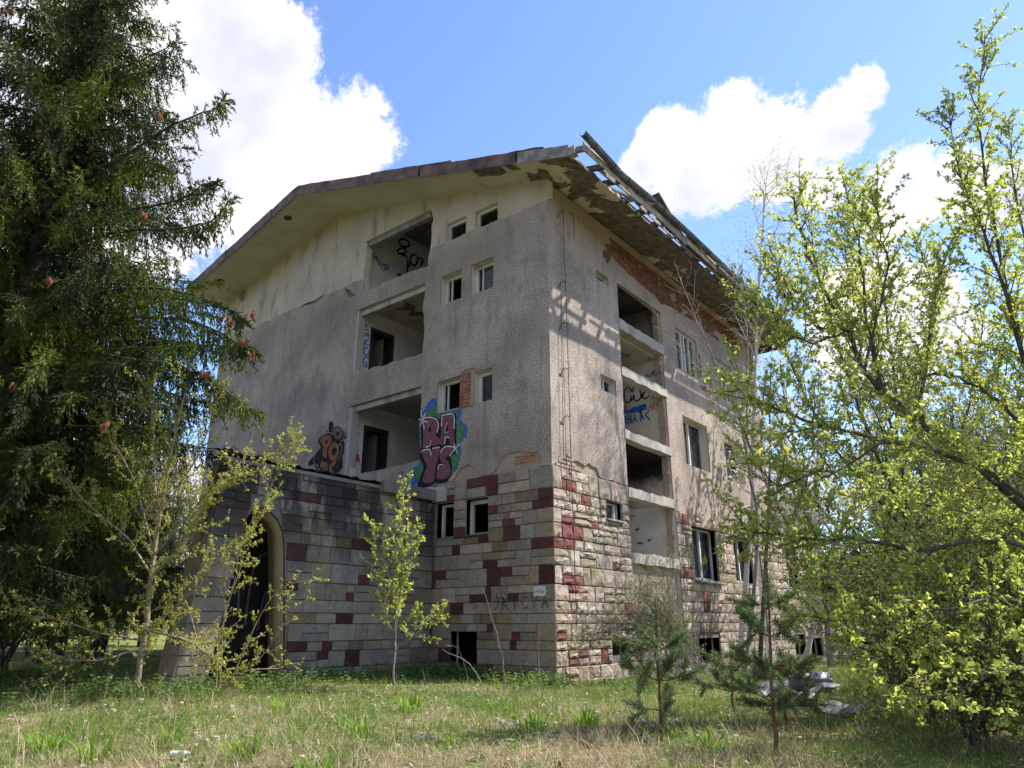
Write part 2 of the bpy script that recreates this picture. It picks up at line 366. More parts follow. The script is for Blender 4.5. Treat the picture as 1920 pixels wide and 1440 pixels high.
# patch for the bricks laid bare between the two third-row windows
outerA = [(LX, 3.9), (-3.6, 3.9), (-3.5, 4.2), (-3.2, 4.37)] + jag(patch2, .1, .015, 2, None, False) + jag(patch1, .1, .015, 4, None, False) + [(0.0, 4.36)] + tr + right[::-1] + bot[::-1] + left[::-1] + tl + [(LX, 11.1)]
pillar_gap = jag([(-3.57, 6.18), (-2.80, 6.18), (-2.78, 6.12), (-2.3, 6.1), (-2.29, 6.17), (-1.71, 6.17), (-1.71, 7.0), (-2.2, 7.0), (-2.35, 7.12), (-2.62, 7.14), (-2.82, 7.03), (-3.57, 7.02)], .1, .018, 11, {2, 7, 8, 9})
panel('roughcast_coat', outerA, [OPJ[1], OPJ[2], wr[2], wr[3], pillar_gap], fA(0.0), 0.035, M['rough'], bld, M['under'])
# masonry behind it
gable = [(LX, -0.4), (0, -0.4), (0, 11.60), (RX, 13.9), (LX, 12.65)]
WI = [rect(*w) for w in WA]
lower = [(LX + .02, -0.4), (-0.02, -0.4), (-0.02, 11.02), (LX + .02, 11.02)]
op1low = [(p[0], min(p[1], 11.02)) for p in OP[0]]
panel('wall', [(LX + .02, -0.4), (-.02, -0.4), (-.02, 10.98), (-4.06, 10.98), (-4.10, 10.56), (-6.92, 10.62), (-6.92, 10.98), (LX + .02, 10.98)],
      [OP[1], OP[2]] + [WI[i] for i in (2, 3, 4, 5, 6, 7, 8)], fA(0.03), 0.24, M['under'], bld, M['cream_in'])
gt = [(LX, 10.98), (-6.92, 10.98)] + [p for p in sorted([q for q in OPJ[0] if q[0] < -6.6 and 11.0 < q[1] < 12.36], key=lambda q: q[1])] + [(-6.95, 12.37), (-4.10, 12.38)] + [p for p in sorted([q for q in OPJ[0] if q[0] > -4.4 and 11.0 < q[1] < 12.36], key=lambda q: -q[1])] + [(-4.06, 10.98), (0, 10.98), (0, 11.64), (RX, 13.94), (LX, 12.69)]
panel('gable_wall', gt, [WI[0], WI[1]], fA(0.012), 0.24, M['cream'], bld, M['cream_in'])

# facade B
WB = [(2.15, 2.76, 9.70, 9.95), (2.15, 2.90, 6.62, 7.05), (2.10, 2.86, 3.45, 3.87), (2.12, 2.88, 0.45, 0.82),
      (6.64, 8.14, 8.50, 9.84), (9.54, 10.95, 8.3, 9.70), (6.68, 8.37, 5.52, 7.0), (9.60, 11.2, 5.50, 6.96), (6.63, 8.28, 2.30, 3.74), (9.55, 11.0, 2.34, 3.73),
      (6.55, 7.95, 0.10, 0.76), (14.1, 15.3, 0.1, 0.78), (15.8, 17.2, 0.0, 0.66), (13.0, 14.5, 5.5, 6.96), (13.0, 14.5, 8.3, 9.7), (14.1, 15.5, 2.34, 3.73), (16.2, 17.7, 5.5, 6.96), (16.2, 17.7, 2.34, 3.73)]
LOG = (3.22, 5.70)
wb = [rect(*w) for w in WB]
logr = [(LOG[0], 0.9), (LOG[1], 0.9), (LOG[1], 10.1), (LOG[0], 10.2)]
botB = [(0.003, 4.36), (0.11, 4.42), (0.42, 4.55), (0.63, 4.71), (0.73, 4.6), (1.05, 4.62), (1.31, 4.55), (1.5, 4.66), (1.84, 4.57), (1.95, 4.40), (2.6, 4.38), (3.22, 4.38)]
botB = jag(botB, .08, .02, 21, None, False)
topB = [(BY, 10.45), (9.5, 10.42), (8.0, 10.55), (6.6, 10.45), (5.75, 10.28), (5.5, 10.42), (4.4, 10.5), (3.3, 10.62), (3.0, 10.75), (2.75, 10.35), (2.45, 10.42), (2.3, 10.85), (1.9, 11.05), (1.2, 11.15), (0.6, 11.3), (0.003, 11.0)]
topB = jag(topB, .12, .035, 22, None, False)
outerB = botB + [(3.22, 10.0), (5.70, 10.0), (5.70, 4.05)] + jag([(5.70, 4.05), (BY, 4.05)], .15, .03, 24, None, False)[1:-1] + [(BY, 4.05)] + topB
outerB = [p for i, p in enumerate(outerB) if i == 0 or p != outerB[i - 1]]
panel('roughcast_coat', outerB, [wb[i] for i in (0, 1, 4, 5, 6, 7)], fB(0.003), 0.04, M['rough'], bld, M['under'])
panel('wall', [(0.03, -.4), (BY, -.4), (BY, 11.56), (0.03, 11.56)], [logr] + wb[:11], fB(-0.035), 0.23, M['under'], bld, M['cream_in'])
panel('wing_wall', [(BY + .005, -.4), (AY, -.4), (AY, 5.1), (BY + .005, 5.1)], [wb[i] for i in (11, 12, 15, 17)], fB(-0.035), 0.23, M['cream'], bld, M['cream_in'])
MB().box(-6.0, -.3, AY - .1, AY, -.4, 5.1).box(-6.0, -5.9, BY + .01, AY - .1, -.4, 5.1).build('wing_wall', M['cream'], bld)
MB().box(-6.1, .35, BY + .01, AY + .3, 5.1, 5.28).build('wing_roof', M['concrete_dark'], bld)
# side and back walls, floors that close the shell
mb = MB()
mb.box(LX, LX + .25, .3, BY, -.4, 12.6); mb.box(LX, 0, BY - .2, BY, -.4, 11.4)
mb.build('wall', M['rough'], bld)
mb = MB()
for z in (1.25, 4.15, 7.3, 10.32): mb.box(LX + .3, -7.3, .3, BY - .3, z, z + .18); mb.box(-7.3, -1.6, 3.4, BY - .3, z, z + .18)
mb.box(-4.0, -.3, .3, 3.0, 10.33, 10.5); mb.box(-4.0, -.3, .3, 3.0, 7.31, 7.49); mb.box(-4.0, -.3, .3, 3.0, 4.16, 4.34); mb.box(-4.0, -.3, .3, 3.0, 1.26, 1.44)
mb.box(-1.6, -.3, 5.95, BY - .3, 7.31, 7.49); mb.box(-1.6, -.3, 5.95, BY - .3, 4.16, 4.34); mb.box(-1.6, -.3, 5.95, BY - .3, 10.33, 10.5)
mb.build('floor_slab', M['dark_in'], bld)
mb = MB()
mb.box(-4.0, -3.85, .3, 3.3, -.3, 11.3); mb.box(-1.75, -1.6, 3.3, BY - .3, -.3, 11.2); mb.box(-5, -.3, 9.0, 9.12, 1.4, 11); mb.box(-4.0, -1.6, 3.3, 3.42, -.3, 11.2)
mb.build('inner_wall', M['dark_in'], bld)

# rooms behind the three big openings of facade A
def room(x0, x1, y1, z0, z1, wallm, ceilm, door=None, zc2=None):
    mb = MB()
    if door:
        a, b, zt = door
        for (p, q, r_, s_) in ((.27, a, z0, z1), (b, y1, z0, z1), (a, b, zt, z1)): mb.add([(x0, p, r_), (x0, q, r_), (x0, q, s_), (x0, p, s_)], [(0, 1, 2, 3)])
    else: mb.add([(x0, .27, z0), (x0, y1, z0), (x0, y1, z1), (x0, .27, z1)], [(0, 1, 2, 3)])
    mb.add([(x0, y1, z0), (x1, y1, z0), (x1, y1, z1), (x0, y1, z1)], [(0, 1, 2, 3)])
    mb.add([(x1, .27, z0), (x1, y1, z0), (x1, y1, z1), (x1, .27, z1)], [(0, 1, 2, 3)])
    o = mb.build('room_wall', wallm, bld)
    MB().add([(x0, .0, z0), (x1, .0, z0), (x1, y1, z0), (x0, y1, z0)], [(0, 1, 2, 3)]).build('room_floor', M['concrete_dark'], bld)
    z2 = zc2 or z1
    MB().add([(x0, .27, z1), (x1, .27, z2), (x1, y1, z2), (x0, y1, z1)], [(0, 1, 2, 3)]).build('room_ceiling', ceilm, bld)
    if door:
        a, b, zt = door; d = MB(); w = .13
        d.box(x0 - .12, x0 + .02, a, a + w * .7, z0, zt); d.box(x0 - .12, x0 + .025, b - w * .9, b, z0, zt); d.box(x0 - .12, x0 + .03, a, b, zt - w, zt)
        d.build('door_frame', M['door_wood'], bld)
        MB().add([(x0 - .8, .3, z0), (x0 - .8, b + 2, z0), (x0 - .8, b + 2, z1), (x0 - .8, .3, z1)], [(0, 1, 2, 3)]).box(x0 - .7, x0 - .15, b - .32, b - .28, z0, zt - .15).build('room_wall', M['concrete_dark'], bld)
room(-7.12, -4.02, 3.3, 10.52, 13.45, M['white_in'], M['concrete_dark'], None, 12.66)
room(-7.12, -4.03, 3.3, 7.45, 10.22, M['white_in'], M['ceil_in'], (0.58, 1.52, 9.72))
room(-7.12, -4.04, 3.3, 4.36, 7.22, M['white_in'], M['concrete'], (0.58, 1.50, 6.62))
# lintel beams in the openings
for z, m_ in ((12.31, 'wood_grey'), (9.98, 'concrete'), (6.98, 'concrete')):
    MB().box(-7.02, -4.2, .09, .24, z - .10, z + .055).build('lintel', M[m_], bld)
MB().box(-7.085, -6.97, -.004, .26, 5.0, 7.0).build('opening_jamb', M['concrete'], bld)
MB().box(-7.085, -6.99, -.003, .26, 8.0, 10.03).build('opening_jamb', M['concrete'], bld)

# windows: frame (> pane, sill)
def window_A(x0, x1, z0, z1, depth=.17, w=.055, mullion=None, pane=True, open_=0):
    mb = MB(); y = depth
    mb.box(x0 + .01, x0 + w + .03, y, y + .07, z0, z1 - .01); mb.box(x1 - w, x1 - .004, y, y + .07, z0, z1 - .01)
    mb.box(x0 + w + .03, x1 - w, y, y + .07, z1 - w - .03, z1 - .01); mb.box(x0 + w + .03, x1 - w, y, y + .07, z0, z0 + w * .7)
    xi = x0 + w + .07
    if mullion: mb.box(x0 + mullion, x0 + mullion + .04, y + .02, y + .06, z0 + w * .7, z1 - w - .03)
    o = mb.build('window', M['frame'], bld)
    if pane: MB().add([(x0 + w, y + .045, z0 + .03), (x1 - w, y + .045, z0 + .03), (x1 - w, y + .045, z1 - w), (x0 + w, y + .045, z1 - w)], [(0, 1, 2, 3)]).build('pane', M['glass'], o)
    return o
window_A(*WA[0], .12, .05, None, False); window_A(*WA[1], .12, .05, None, False)
window_A(*WA[2], .2, .06, .2, False); window_A(*WA[3], .2, .06, .21, True)
window_A(*WA[4], .16, .06, .2, False); window_A(*WA[5], .16, .07, None, True)
window_A(*WA[6], .16, .045, None, False); window_A(*WA[7], .14, .07, None, False)
for (a, b, c, d) in (WA[2], WA[3], WA[4], WA[5]):
    MB().box(a + .002, b - .002, .002, .21, c - .02, c + .012).build('sill', M['concrete'], bld)
MB().box(-2.505, -1.795, -.06, .13, 3.015, 3.05).build('sill', M['zinc'], bld)
def window_B(y0, y1, z0, z1, depth=.17, mull=(0.5,), pane=True, sash=None, w=.06):
    mb = MB(); x = -depth
    mb.box(x - .07, x, y0 + .004, y0 + w, z0, z1 - .004); mb.box(x - .07, x, y1 - w, y1 - .004, z0, z1 - .004)
    mb.box(x - .07, x, y0 + w, y1 - w, z1 - w, z1 - .004); mb.box(x - .07, x, y0 + w, y1 - w, z0, z0 + w)
    for m_ in mull:
        ym = y0 + (y1 - y0) * m_; mb.box(x - .06, x + .015, ym - w * .7, ym + w * .7, z0 + w, z1 - w)
    o = mb.build('window', M['frame'], bld)
    if pane: MB().add([(x - .04, y0 + w, z0 + w), (x - .04, y1 - w, z0 + w), (x - .04, y1 - w, z1 - w), (x - .04, y0 + w, z1 - w)], [(0, 1, 2, 3)]).build('pane', M['glass'], o)
    if sash:      # a casement left ajar, swung inwards
        ya = y0 + (y1 - y0) * sash[0]; L = (y1 - y0) * .46; a = R(sash[1]); s = MB(); dx, dy = -math.sin(a), math.cos(a)
        p0 = Vector((x - .03, ya, 0)); p1 = p0 + Vector((dx * L, dy * L, 0))
        for q in (p0, p1): s.beam((q.x, q.y, z0 + w), (q.x, q.y, z1 - w), .05, .04, (1, 0, 0))
        for z in (z0 + w + .02, z1 - w - .02): s.beam((p0.x, p0.y, z), (p1.x, p1.y, z), .04, .045)
        s.build('sash', M['frame'], o)
    return o
window_B(*WB[0], .14, (), True, None, .04); window_B(*WB[1], .17, (.5,), True, None, .045); window_B(*WB[2], .12, (.78,), True, None, .05)
window_B(*WB[4], .10, (.36, .5, .72), True); window_B(*WB[5], .12, (.3, .5, .75), True)
window_B(*WB[6], .22, (.45,), True, (.06, 12)); window_B(*WB[7], .24, (), True, (.4, 10))
window_B(*WB[8], .16, (.5,), True, (.08, 15)); window_B(*WB[9], .16, (.5,), True)
for i in (15, 17): window_B(*WB[i], .18, (.5,), True)
for i in (1, 6, 7): MB().box(-.215, -.002, WB[i][0] + .002, WB[i][1] - .002, WB[i][2] - .02, WB[i][2] + .01).build('sill', M['concrete'], bld)
mb = MB(); mb.add([(.12, 6.58, 2.24), (.12, 8.34, 2.22), (-.16, 8.34, 2.31), (-.16, 6.58, 2.32), (.12, 6.58, 2.20), (.12, 8.34, 2.18), (-.16, 8.34, 2.2), (-.16, 6.58, 2.2)], [(0, 1, 2, 3), (0, 4, 5, 1), (4, 7, 6, 5), (0, 3, 7, 4), (1, 5, 6, 2)]); mb.build('sill', M['zinc'], bld)
MB().box(-.06, .1, 2.08, 2.88, 3.41, 3.447).build('sill', M['wood_pale'], bld)

# open stairwell on facade B: side walls, landings, five ledges
ys = LOG[1] + .0
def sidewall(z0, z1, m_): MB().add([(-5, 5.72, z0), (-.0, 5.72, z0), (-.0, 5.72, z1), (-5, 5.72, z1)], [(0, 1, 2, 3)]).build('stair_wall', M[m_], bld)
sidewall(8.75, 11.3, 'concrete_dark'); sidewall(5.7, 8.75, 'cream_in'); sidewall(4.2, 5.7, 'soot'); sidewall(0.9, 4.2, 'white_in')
MB().box(-5, -.27, 3.19, 3.21, -.3, 11.3).build('stair_wall', M['cream_in'], bld)
MB().box(-3.1, -3.0, 3.21, 5.72, -.3, 11.3).build('stair_wall', M['cream_in'], bld)
LED = [(8.60, 8.92), (7.30, 7.57), (5.58, 5.83), (4.10, 4.36), (2.50, 2.78)]
for i, (a, b) in enumerate(LED):
    mb = MB(); y0, y1 = LOG[0] - .02, LOG[1] + .04; n = 14; g = random.Random(i)
    top = [(y0 + (y1 - y0) * k / n, b + g.uniform(-.035, .01)) for k in range(n + 1)]
    low = [(y0 + (y1 - y0) * k / n, a + g.uniform(-.01, .02)) for k in range(n + 1)]
    V = []; F = []
    for (t, l) in zip(top, low):
        dx = g.uniform(-.012, .012); V += [(.03 + dx, l[0], l[1]), (.03 + dx, t[0], t[1]), (-.24, t[0], t[1]), (-.24, l[0], l[1])]
    for k in range(n):
        q = 4 * k; F += [(q, q+4, q+5, q+1), (q+1, q+5, q+6, q+2), (q+2, q+6, q+7, q+3), (q+3, q+7, q+4, q)]
    F += [(0, 1, 2, 3), (4*n+3, 4*n+2, 4*n+1, 4*n)]
    mb.add(V, F); mb.build('ledge', M['concrete'], bld)
MB().box(-3.0, -.24, 3.21, 5.72, 8.55, 8.72).build('landing', M['ceil_in'], bld)
MB().box(-3.0, -1.3, 3.21, 5.72, 7.14, 7.32).build('landing', M['concrete_dark'], bld)
MB().box(-3.0, -.24, 3.21, 5.72, 5.48, 5.64).build('landing', M['soot'], bld)
MB().box(-3.0, -1.2, 3.21, 5.72, 4.02, 4.2).build('landing', M['concrete'], bld)
MB().box(-3.0, -.24, 3.21, 5.72, 2.36, 2.54).build('landing', M['concrete'], bld)
MB().box(-3.0, -.24, 3.21, 5.72, 10.2, 10.36).build('landing', M['dark_in'], bld)
MB().box(-.14, -.08, 3.23, 5.69, .9, 2.5).build('infill_panel', M['under'], bld)
# rough broken jamb edge of the stairwell
mb = MB(); g = random.Random(5); n = 60
for k in range(n):
    z = 2.8 + (10.0 - 2.8) * k / n
    if any(a - .06 < z < b + .03 for a, b in LED): continue
    mb.box(-.05 - g.uniform(0, .06), -.25, 5.675 - g.uniform(0, .045), 5.73, z, z + .125)
tag(mb.build('broken_jamb', M['under'], bld), kind='stuff')
# weather: thin earthing conductor and its brackets near the corner
mb = MB().tube([(.07, .60, 11.0), (.07, .61, 9), (.07, .63, 7), (.07, .64, 4.7), (.09, .66, 1.0)], .008, .008, 5); mb.build('conductor_wire', M['iron'], bld)
MB().tube([(.06, .42, 8.8), (.05, .41, 7.2), (.055, .39, 5.6), (.05, .39, 4.6)], .006, .006, 4).build('conductor_wire', M['iron'], bld)
for z in (10.85, 8.92, 7.84, 6.70, 5.55):
    MB().tube([(-.02, .40, z - .25), (.06, .43, z - .03), (.10, .5, z + .01), (.085, .62, z)], .012, .01, 5).build('wire_bracket', M['iron'], bld)
MB().tube([(.05, 1.05, 11.1), (.12, 1.0, 10.8), (.16, .93, 10.3)], .01, .008, 5).build('wire_bracket', M['iron'], bld)

# ---- bricks laid bare
def brick_wall(name, to3d, s0, s1, z0, z1, keep, mat, parent, bl=.25, bh=.075, single=True, seed=3, depth=.05):
    g = random.Random(seed); big = MB(); k = 0; z = z0; cache = None
    while z < z1 - .01:
        s = s0 - (bl / 2 if k % 2 else 0)
        while s < s1:
            a, b = max(s, s0), min(s + bl - .012, s1)
            if b - a > .04 and keep((a + b) / 2, z + bh / 2):
                d = g.uniform(-.012, .012); zt = z + bh - .012
                vs = [to3d(a, z, depth), to3d(b, z, depth), to3d(b, zt, depth), to3d(a, zt, depth)]
                e = .008; f_ = [to3d(a + e, z + e, d), to3d(b - e, z + e, d), to3d(b - e, zt - e, d), to3d(a + e, zt - e, d)]
                fs = [(4, 5, 6, 7), (0, 1, 5, 4), (1, 2, 6, 5), (2, 3, 7, 6), (3, 0, 4, 7)]
                if single: MB().add(vs + f_, fs).build('brick', mat, parent)
                else: big.add(vs + f_, fs)
            s += bl
        z += bh; k += 1
    if not single: tag(big.build(name, mat, parent), kind='stuff')
pil = MB().box(-2.795, -2.30, .024, .20, 6.17, 7.05).build('brick_pillar', M['mortar'], bld)
brick_wall('brick', fA(.012), -2.79, -2.44, 6.17, 7.09, lambda s, z: True, M['brick'], pil, .3, .092, True, 3, .014)
MB().add([(-2.44, .010, 6.15), (-2.3, .02, 6.17), (-2.3, .02, 7.03), (-2.40, .012, 7.08)], [(0, 1, 2, 3)]).build('plaster_remnant', M['under'], bld)
brick_wall('brick', fA(.016), -1.05, -.45, 4.50, 4.66, lambda s, z: abs(s + .74) < .3, M['brick'], bld, .3, .07, True, 5, .03)
def keepB(y, z):
    t = mnoise.noise(Vector((y * .55, z * 1.1, 3.3)))
    return z > 10.2 + (0.25 if y < 3.4 else 0) and y > 3.0 + (z - 11.0) * .6 + t * .5 and mnoise.noise(Vector((y * 1.7, z * 2.2, 9.1))) > -.38
brick_wall('brickwork', fB(-.015), 2.6, 11.9, 10.22, 11.3, keepB, M['brick_dark'], bld, .26, .078, False, 8, .02)
brick_wall('brickwork', fB(.012), .15, 1.2, 4.38, 4.66, lambda y, z: z < 4.42 + .3 * max(0, 1 - abs(y - .62) / .5), M['p'], bld, .17, .09, False, 12, .05)
brick_wall('brickwork', fB(.008), 8.2, 9.4, 8.2, 9.4, lambda y, z: mnoise.noise(Vector((y, z, 1.5))) > -.1, M['brick_dark'], bld, .26, .078, False, 14, .02)
# ------------------------------------------------------------------ stone cladding
ZC = [4.36, 3.88, 3.64, 3.46, 3.15, 2.84, 2.62, 2.285, 1.895, 1.565, 1.32, 1.12, .79, .61, .30, -.15]
A_ST = [(-3.53,-3.17,3.88,4.36,'g'),(-3.17,-2.85,4.178,4.36,'l'),(-3.17,-2.84,4.024,4.178,'g'),(-3.16,-2.84,3.88,4.024,'r'),(-2.84,-2.46,3.88,4.36,'l'),(-2.46,-1.85,4.12,4.36,'r'),(-2.45,-2.18,3.88,4.12,'l'),(-2.18,-1.89,3.88,4.12,'g'),(-1.85,-1.5,3.88,4.36,'r'),(-1.5,-0.99,4.12,4.36,'t'),(-0.99,-0.61,4.12,4.36,'l'),(-1.5,-1.11,3.88,4.12,'l'),(-1.11,-0.71,3.88,4.12,'b'),(-0.71,-0.6,3.88,4.12,'b'),(-0.6,0.0,3.88,4.36,'c'),(-1.79,-1.58,3.64,3.88,'g'),(-1.58,-1.38,3.64,3.88,'g'),(-1.38,-1.0,3.64,3.88,'g'),(-1.0,-0.35,3.64,3.88,'n'),(-0.35,0.0,3.64,3.88,'r'),(-1.79,-1.51,3.46,3.64,'r'),(-1.51,-1.09,3.46,3.64,'g'),(-1.09,-0.64,3.46,3.64,'b'),(-0.64,-0.52,3.46,3.64,'g'),(-0.52,0.0,3.46,3.64,'r'),(-1.77,-1.33,3.305,3.46,'t'),(-1.33,-1.16,3.305,3.46,'n'),(-1.16,-0.79,3.305,3.46,'l'),(-1.77,-1.37,3.15,3.305,'l'),(-1.37,-1.0,3.15,3.305,'r'),(-1.0,-0.79,3.15,3.305,'b'),(-0.79,-0.39,3.15,3.46,'g'),(-0.39,0.0,3.15,3.46,'t'),(-2.52,-2.07,2.84,2.995,'n'),(-2.07,-1.78,2.84,2.995,'d'),(-3.44,-2.52,2.84,2.995,'g'),(-1.78,-1.34,2.84,3.15,'n'),(-1.34,-0.86,2.84,3.15,'r'),(-0.86,-0.48,2.84,3.15,'l'),(-0.48,0.0,2.84,3.15,'t'),(-3.49,-3.22,2.62,2.84,'g'),(-3.22,-2.89,2.62,2.84,'g'),(-2.89,-2.64,2.62,2.84,'d'),(-2.64,-1.92,2.62,2.84,'b'),(-1.92,-1.66,2.62,2.84,'l'),(-1.66,-1.23,2.62,2.84,'n'),(-1.23,-0.81,2.62,2.84,'g'),(-0.81,-0.56,2.62,2.84,'g'),(-0.56,0.0,2.62,2.84,'r'),(-3.45,-3.27,2.285,2.62,'g'),(-3.27,-2.74,2.285,2.62,'g'),(-2.74,-2.29,2.285,2.62,'g'),(-2.29,-1.98,2.453,2.62,'g'),(-1.98,-1.41,2.453,2.62,'n'),(-1.41,-0.99,2.453,2.62,'g'),(-2.29,-1.93,2.285,2.453,'l'),(-1.93,-1.51,2.285,2.453,'d'),(-1.51,-0.99,2.285,2.453,'g'),(-0.99,-0.57,2.285,2.62,'b'),(-0.57,-0.37,2.453,2.62,'g'),(-0.37,0.0,2.453,2.62,'t'),(-0.57,0.0,2.285,2.453,'t'),(-3.52,-3.06,2.09,2.285,'d'),(-3.57,-3.39,1.895,2.09,'d'),(-3.06,-2.65,2.09,2.285,'g'),(-3.39,-2.92,1.895,2.09,'g'),(-2.92,-2.64,1.895,2.09,'g'),(-2.65,-2.23,1.895,2.285,'l'),(-2.23,-1.81,1.895,2.285,'l'),(-1.81,-1.42,1.895,2.285,'d'),(-1.42,-1.09,2.09,2.285,'d'),(-1.09,-0.62,2.09,2.285,'g'),(-1.42,-0.62,1.895,2.09,'t'),(-0.62,-0.37,1.895,2.285,'t'),(-0.37,0.0,1.895,2.285,'d'),(-3.56,-3.15,1.565,1.895,'t'),(-3.15,-2.75,1.565,1.895,'l'),(-2.75,-2.31,1.73,1.895,'l'),(-2.74,-2.31,1.565,1.73,'g'),(-2.31,-1.84,1.73,1.895,'b'),(-2.31,-1.84,1.565,1.73,'d'),(-1.84,-1.69,1.565,1.895,'d'),(-1.69,-1.21,1.565,1.895,'g'),(-1.21,-0.89,1.73,1.895,'b'),(-1.21,-0.92,1.565,1.73,'d'),(-0.89,-0.48,1.73,1.895,'b'),(-0.92,-0.48,1.565,1.73,'g'),(-0.48,0.0,1.565,1.895,'g'),(-3.57,-3.35,1.32,1.565,'g'),(-3.35,-2.9,1.32,1.565,'g'),(-2.9,-2.48,1.32,1.565,'d'),(-2.48,-2.11,1.32,1.565,'l'),(-2.11,-1.74,1.32,1.565,'b'),(-1.74,-1.42,1.32,1.565,'l'),(-1.42,-1.14,1.32,1.565,'g'),(-1.14,-0.83,1.32,1.565,'l'),(-0.83,-0.58,1.32,1.565,'l'),(-0.58,0.0,1.32,1.565,'c'),(-3.56,-3.4,1.12,1.32,'t'),(-3.4,-3.02,1.12,1.32,'g'),(-3.02,-2.55,1.12,1.32,'n'),(-2.55,-2.19,1.12,1.32,'l'),(-2.19,-1.98,1.12,1.32,'g'),(-1.98,-1.54,1.12,1.32,'n'),(-1.54,-1.14,1.12,1.32,'t'),(-1.14,-0.69,1.12,1.32,'g'),(-0.69,0.0,1.12,1.32,'c'),(-3.54,-3.43,0.79,1.12,'d'),(-3.43,-2.88,0.79,1.12,'g'),(-2.89,-2.35,0.955,1.12,'g'),(-2.35,-2.08,0.955,1.12,'l'),(-2.08,-1.79,0.955,1.12,'g'),(-1.79,-1.63,0.955,1.12,'d'),(-2.07,-1.62,0.79,0.955,'n'),(-1.63,-1.1,0.79,1.12,'t'),(-1.1,-0.78,0.955,1.12,'g'),(-0.78,-0.44,0.955,1.12,'b'),(-1.1,-0.89,0.79,0.955,'r'),(-0.89,-0.44,0.79,0.955,'g'),(-0.44,0.0,0.79,1.12,'t'),(-3.44,-2.87,0.61,0.79,'g'),(-2.08,-1.81,0.61,0.79,'t'),(-1.81,-1.55,0.61,0.79,'t'),(-1.55,-1.14,0.61,0.79,'b'),(-1.14,-0.98,0.61,0.79,'d'),(-0.98,-0.5,0.61,0.79,'t'),(-0.5,0.0,0.61,0.79,'t'),(-3.55,-3.23,0.3,0.61,'g'),(-3.23,-2.85,0.3,0.61,'d'),(-2.07,-1.28,0.3,0.61,'g'),(-1.28,-0.81,0.3,0.61,'l'),(-0.81,-0.43,0.3,0.61,'b'),(-0.43,0.0,0.3,0.61,'t'),(-3.53,-2.83,-0.15,0.3,'g'),(-2.08,-1.58,-0.15,0.3,'d'),(-1.58,-1.36,-0.15,0.3,'g'),(-1.36,-0.78,-0.15,0.3,'g'),(-0.78,0.0,-0.15,0.3,'t')]
A_ST += [(-2.86, -2.49, 3.64, 3.88, 'l'), (-2.86, -2.49, 3.43, 3.64, 'g'), (-2.86, -2.49, 3.24, 3.43, 'b'), (-2.86, -2.49, 3.0, 3.24, 'r')]
def unit_stone(seed, rough):
    """a dressed block in unit space: u along the wall, v up, d outwards"""
    g = random.Random(seed); n = 4 if rough else 3; e = .035
    V = []; F = []
    us = [0.0] + [k / (n - 1) for k in range(n)] + [1.0]
    ts = [e + (1 - 2 * e) * k / (n - 1) for k in range(n)]
    for j in range(n):
        for i in range(n):
            edge = i in (0, n - 1) or j in (0, n - 1)
            d = (1.0 + g.uniform(-.10, .10)) if not rough else (0.80 + g.uniform(-.28, .18) if edge else 1.05 + g.uniform(-.38, .32))
            jx = 0 if edge or not rough else g.uniform(-.09, .09); jy = 0 if edge or not rough else g.uniform(-.09, .09)
            V.append((ts[i] + jx, ts[j] + jy, d))
    for j in range(n - 1):
        for i in range(n - 1): a = j * n + i; F.append((a, a + 1, a + n + 1, a + n))
    ring = [j_ for j_ in [(i, 0) for i in range(n)] + [(n - 1, j) for j in range(1, n)] + [(i, n - 1) for i in range(n - 2, -1, -1)] + [(0, j) for j in range(n - 2, 0, -1)]]
    o = len(V); m = len(ring)
    for (i, j) in ring: V.append((min(1, max(0, (ts[i] - .5) / (1 - 2 * e) + .5)), min(1, max(0, (ts[j] - .5) / (1 - 2 * e) + .5)), .55))
    o2 = len(V)
    for k in range(m): V.append((V[o + k][0], V[o + k][1], 0.0))
    for k in range(m):
        k2 = (k + 1) % m; a = ring[k][1] * n + ring[k][0]; b = ring[k2][1] * n + ring[k2][0]
        F.append((o + k, o + k2, b, a)); F.append((o2 + k, o2 + k2, o + k2, o + k))
    return np.array(V), F
U_S = [unit_stone(s, False) for s in range(5)]; U_R = [unit_stone(50 + s, True) for s in range(7)]
def axisA(V): return np.stack([V[:, 0], -V[:, 2], V[:, 1]], 1)
def axisB(V): return np.stack([V[:, 2], V[:, 0], V[:, 1]], 1)
def mk(V, F, nm):
    me = bpy.data.meshes.new(nm); me.from_pydata([tuple(p) for p in V], [], F); me.update(); me.materials.append(M['g']); return me
MEA = [mk(axisA(V), F, 'stone') for V, F in U_S]; MEB = [mk(axisB(V), F, 'stone') for V, F in U_R]; MEP = [mk(axisB(V), F, 'stone') for V, F in U_S]
stones = []           # (face, s0, s1, z0, z1, colour, plane)
for (a, b, c, d, k) in A_ST: stones.append(('A', a, .034 if b == 0 else b, c, d, k))
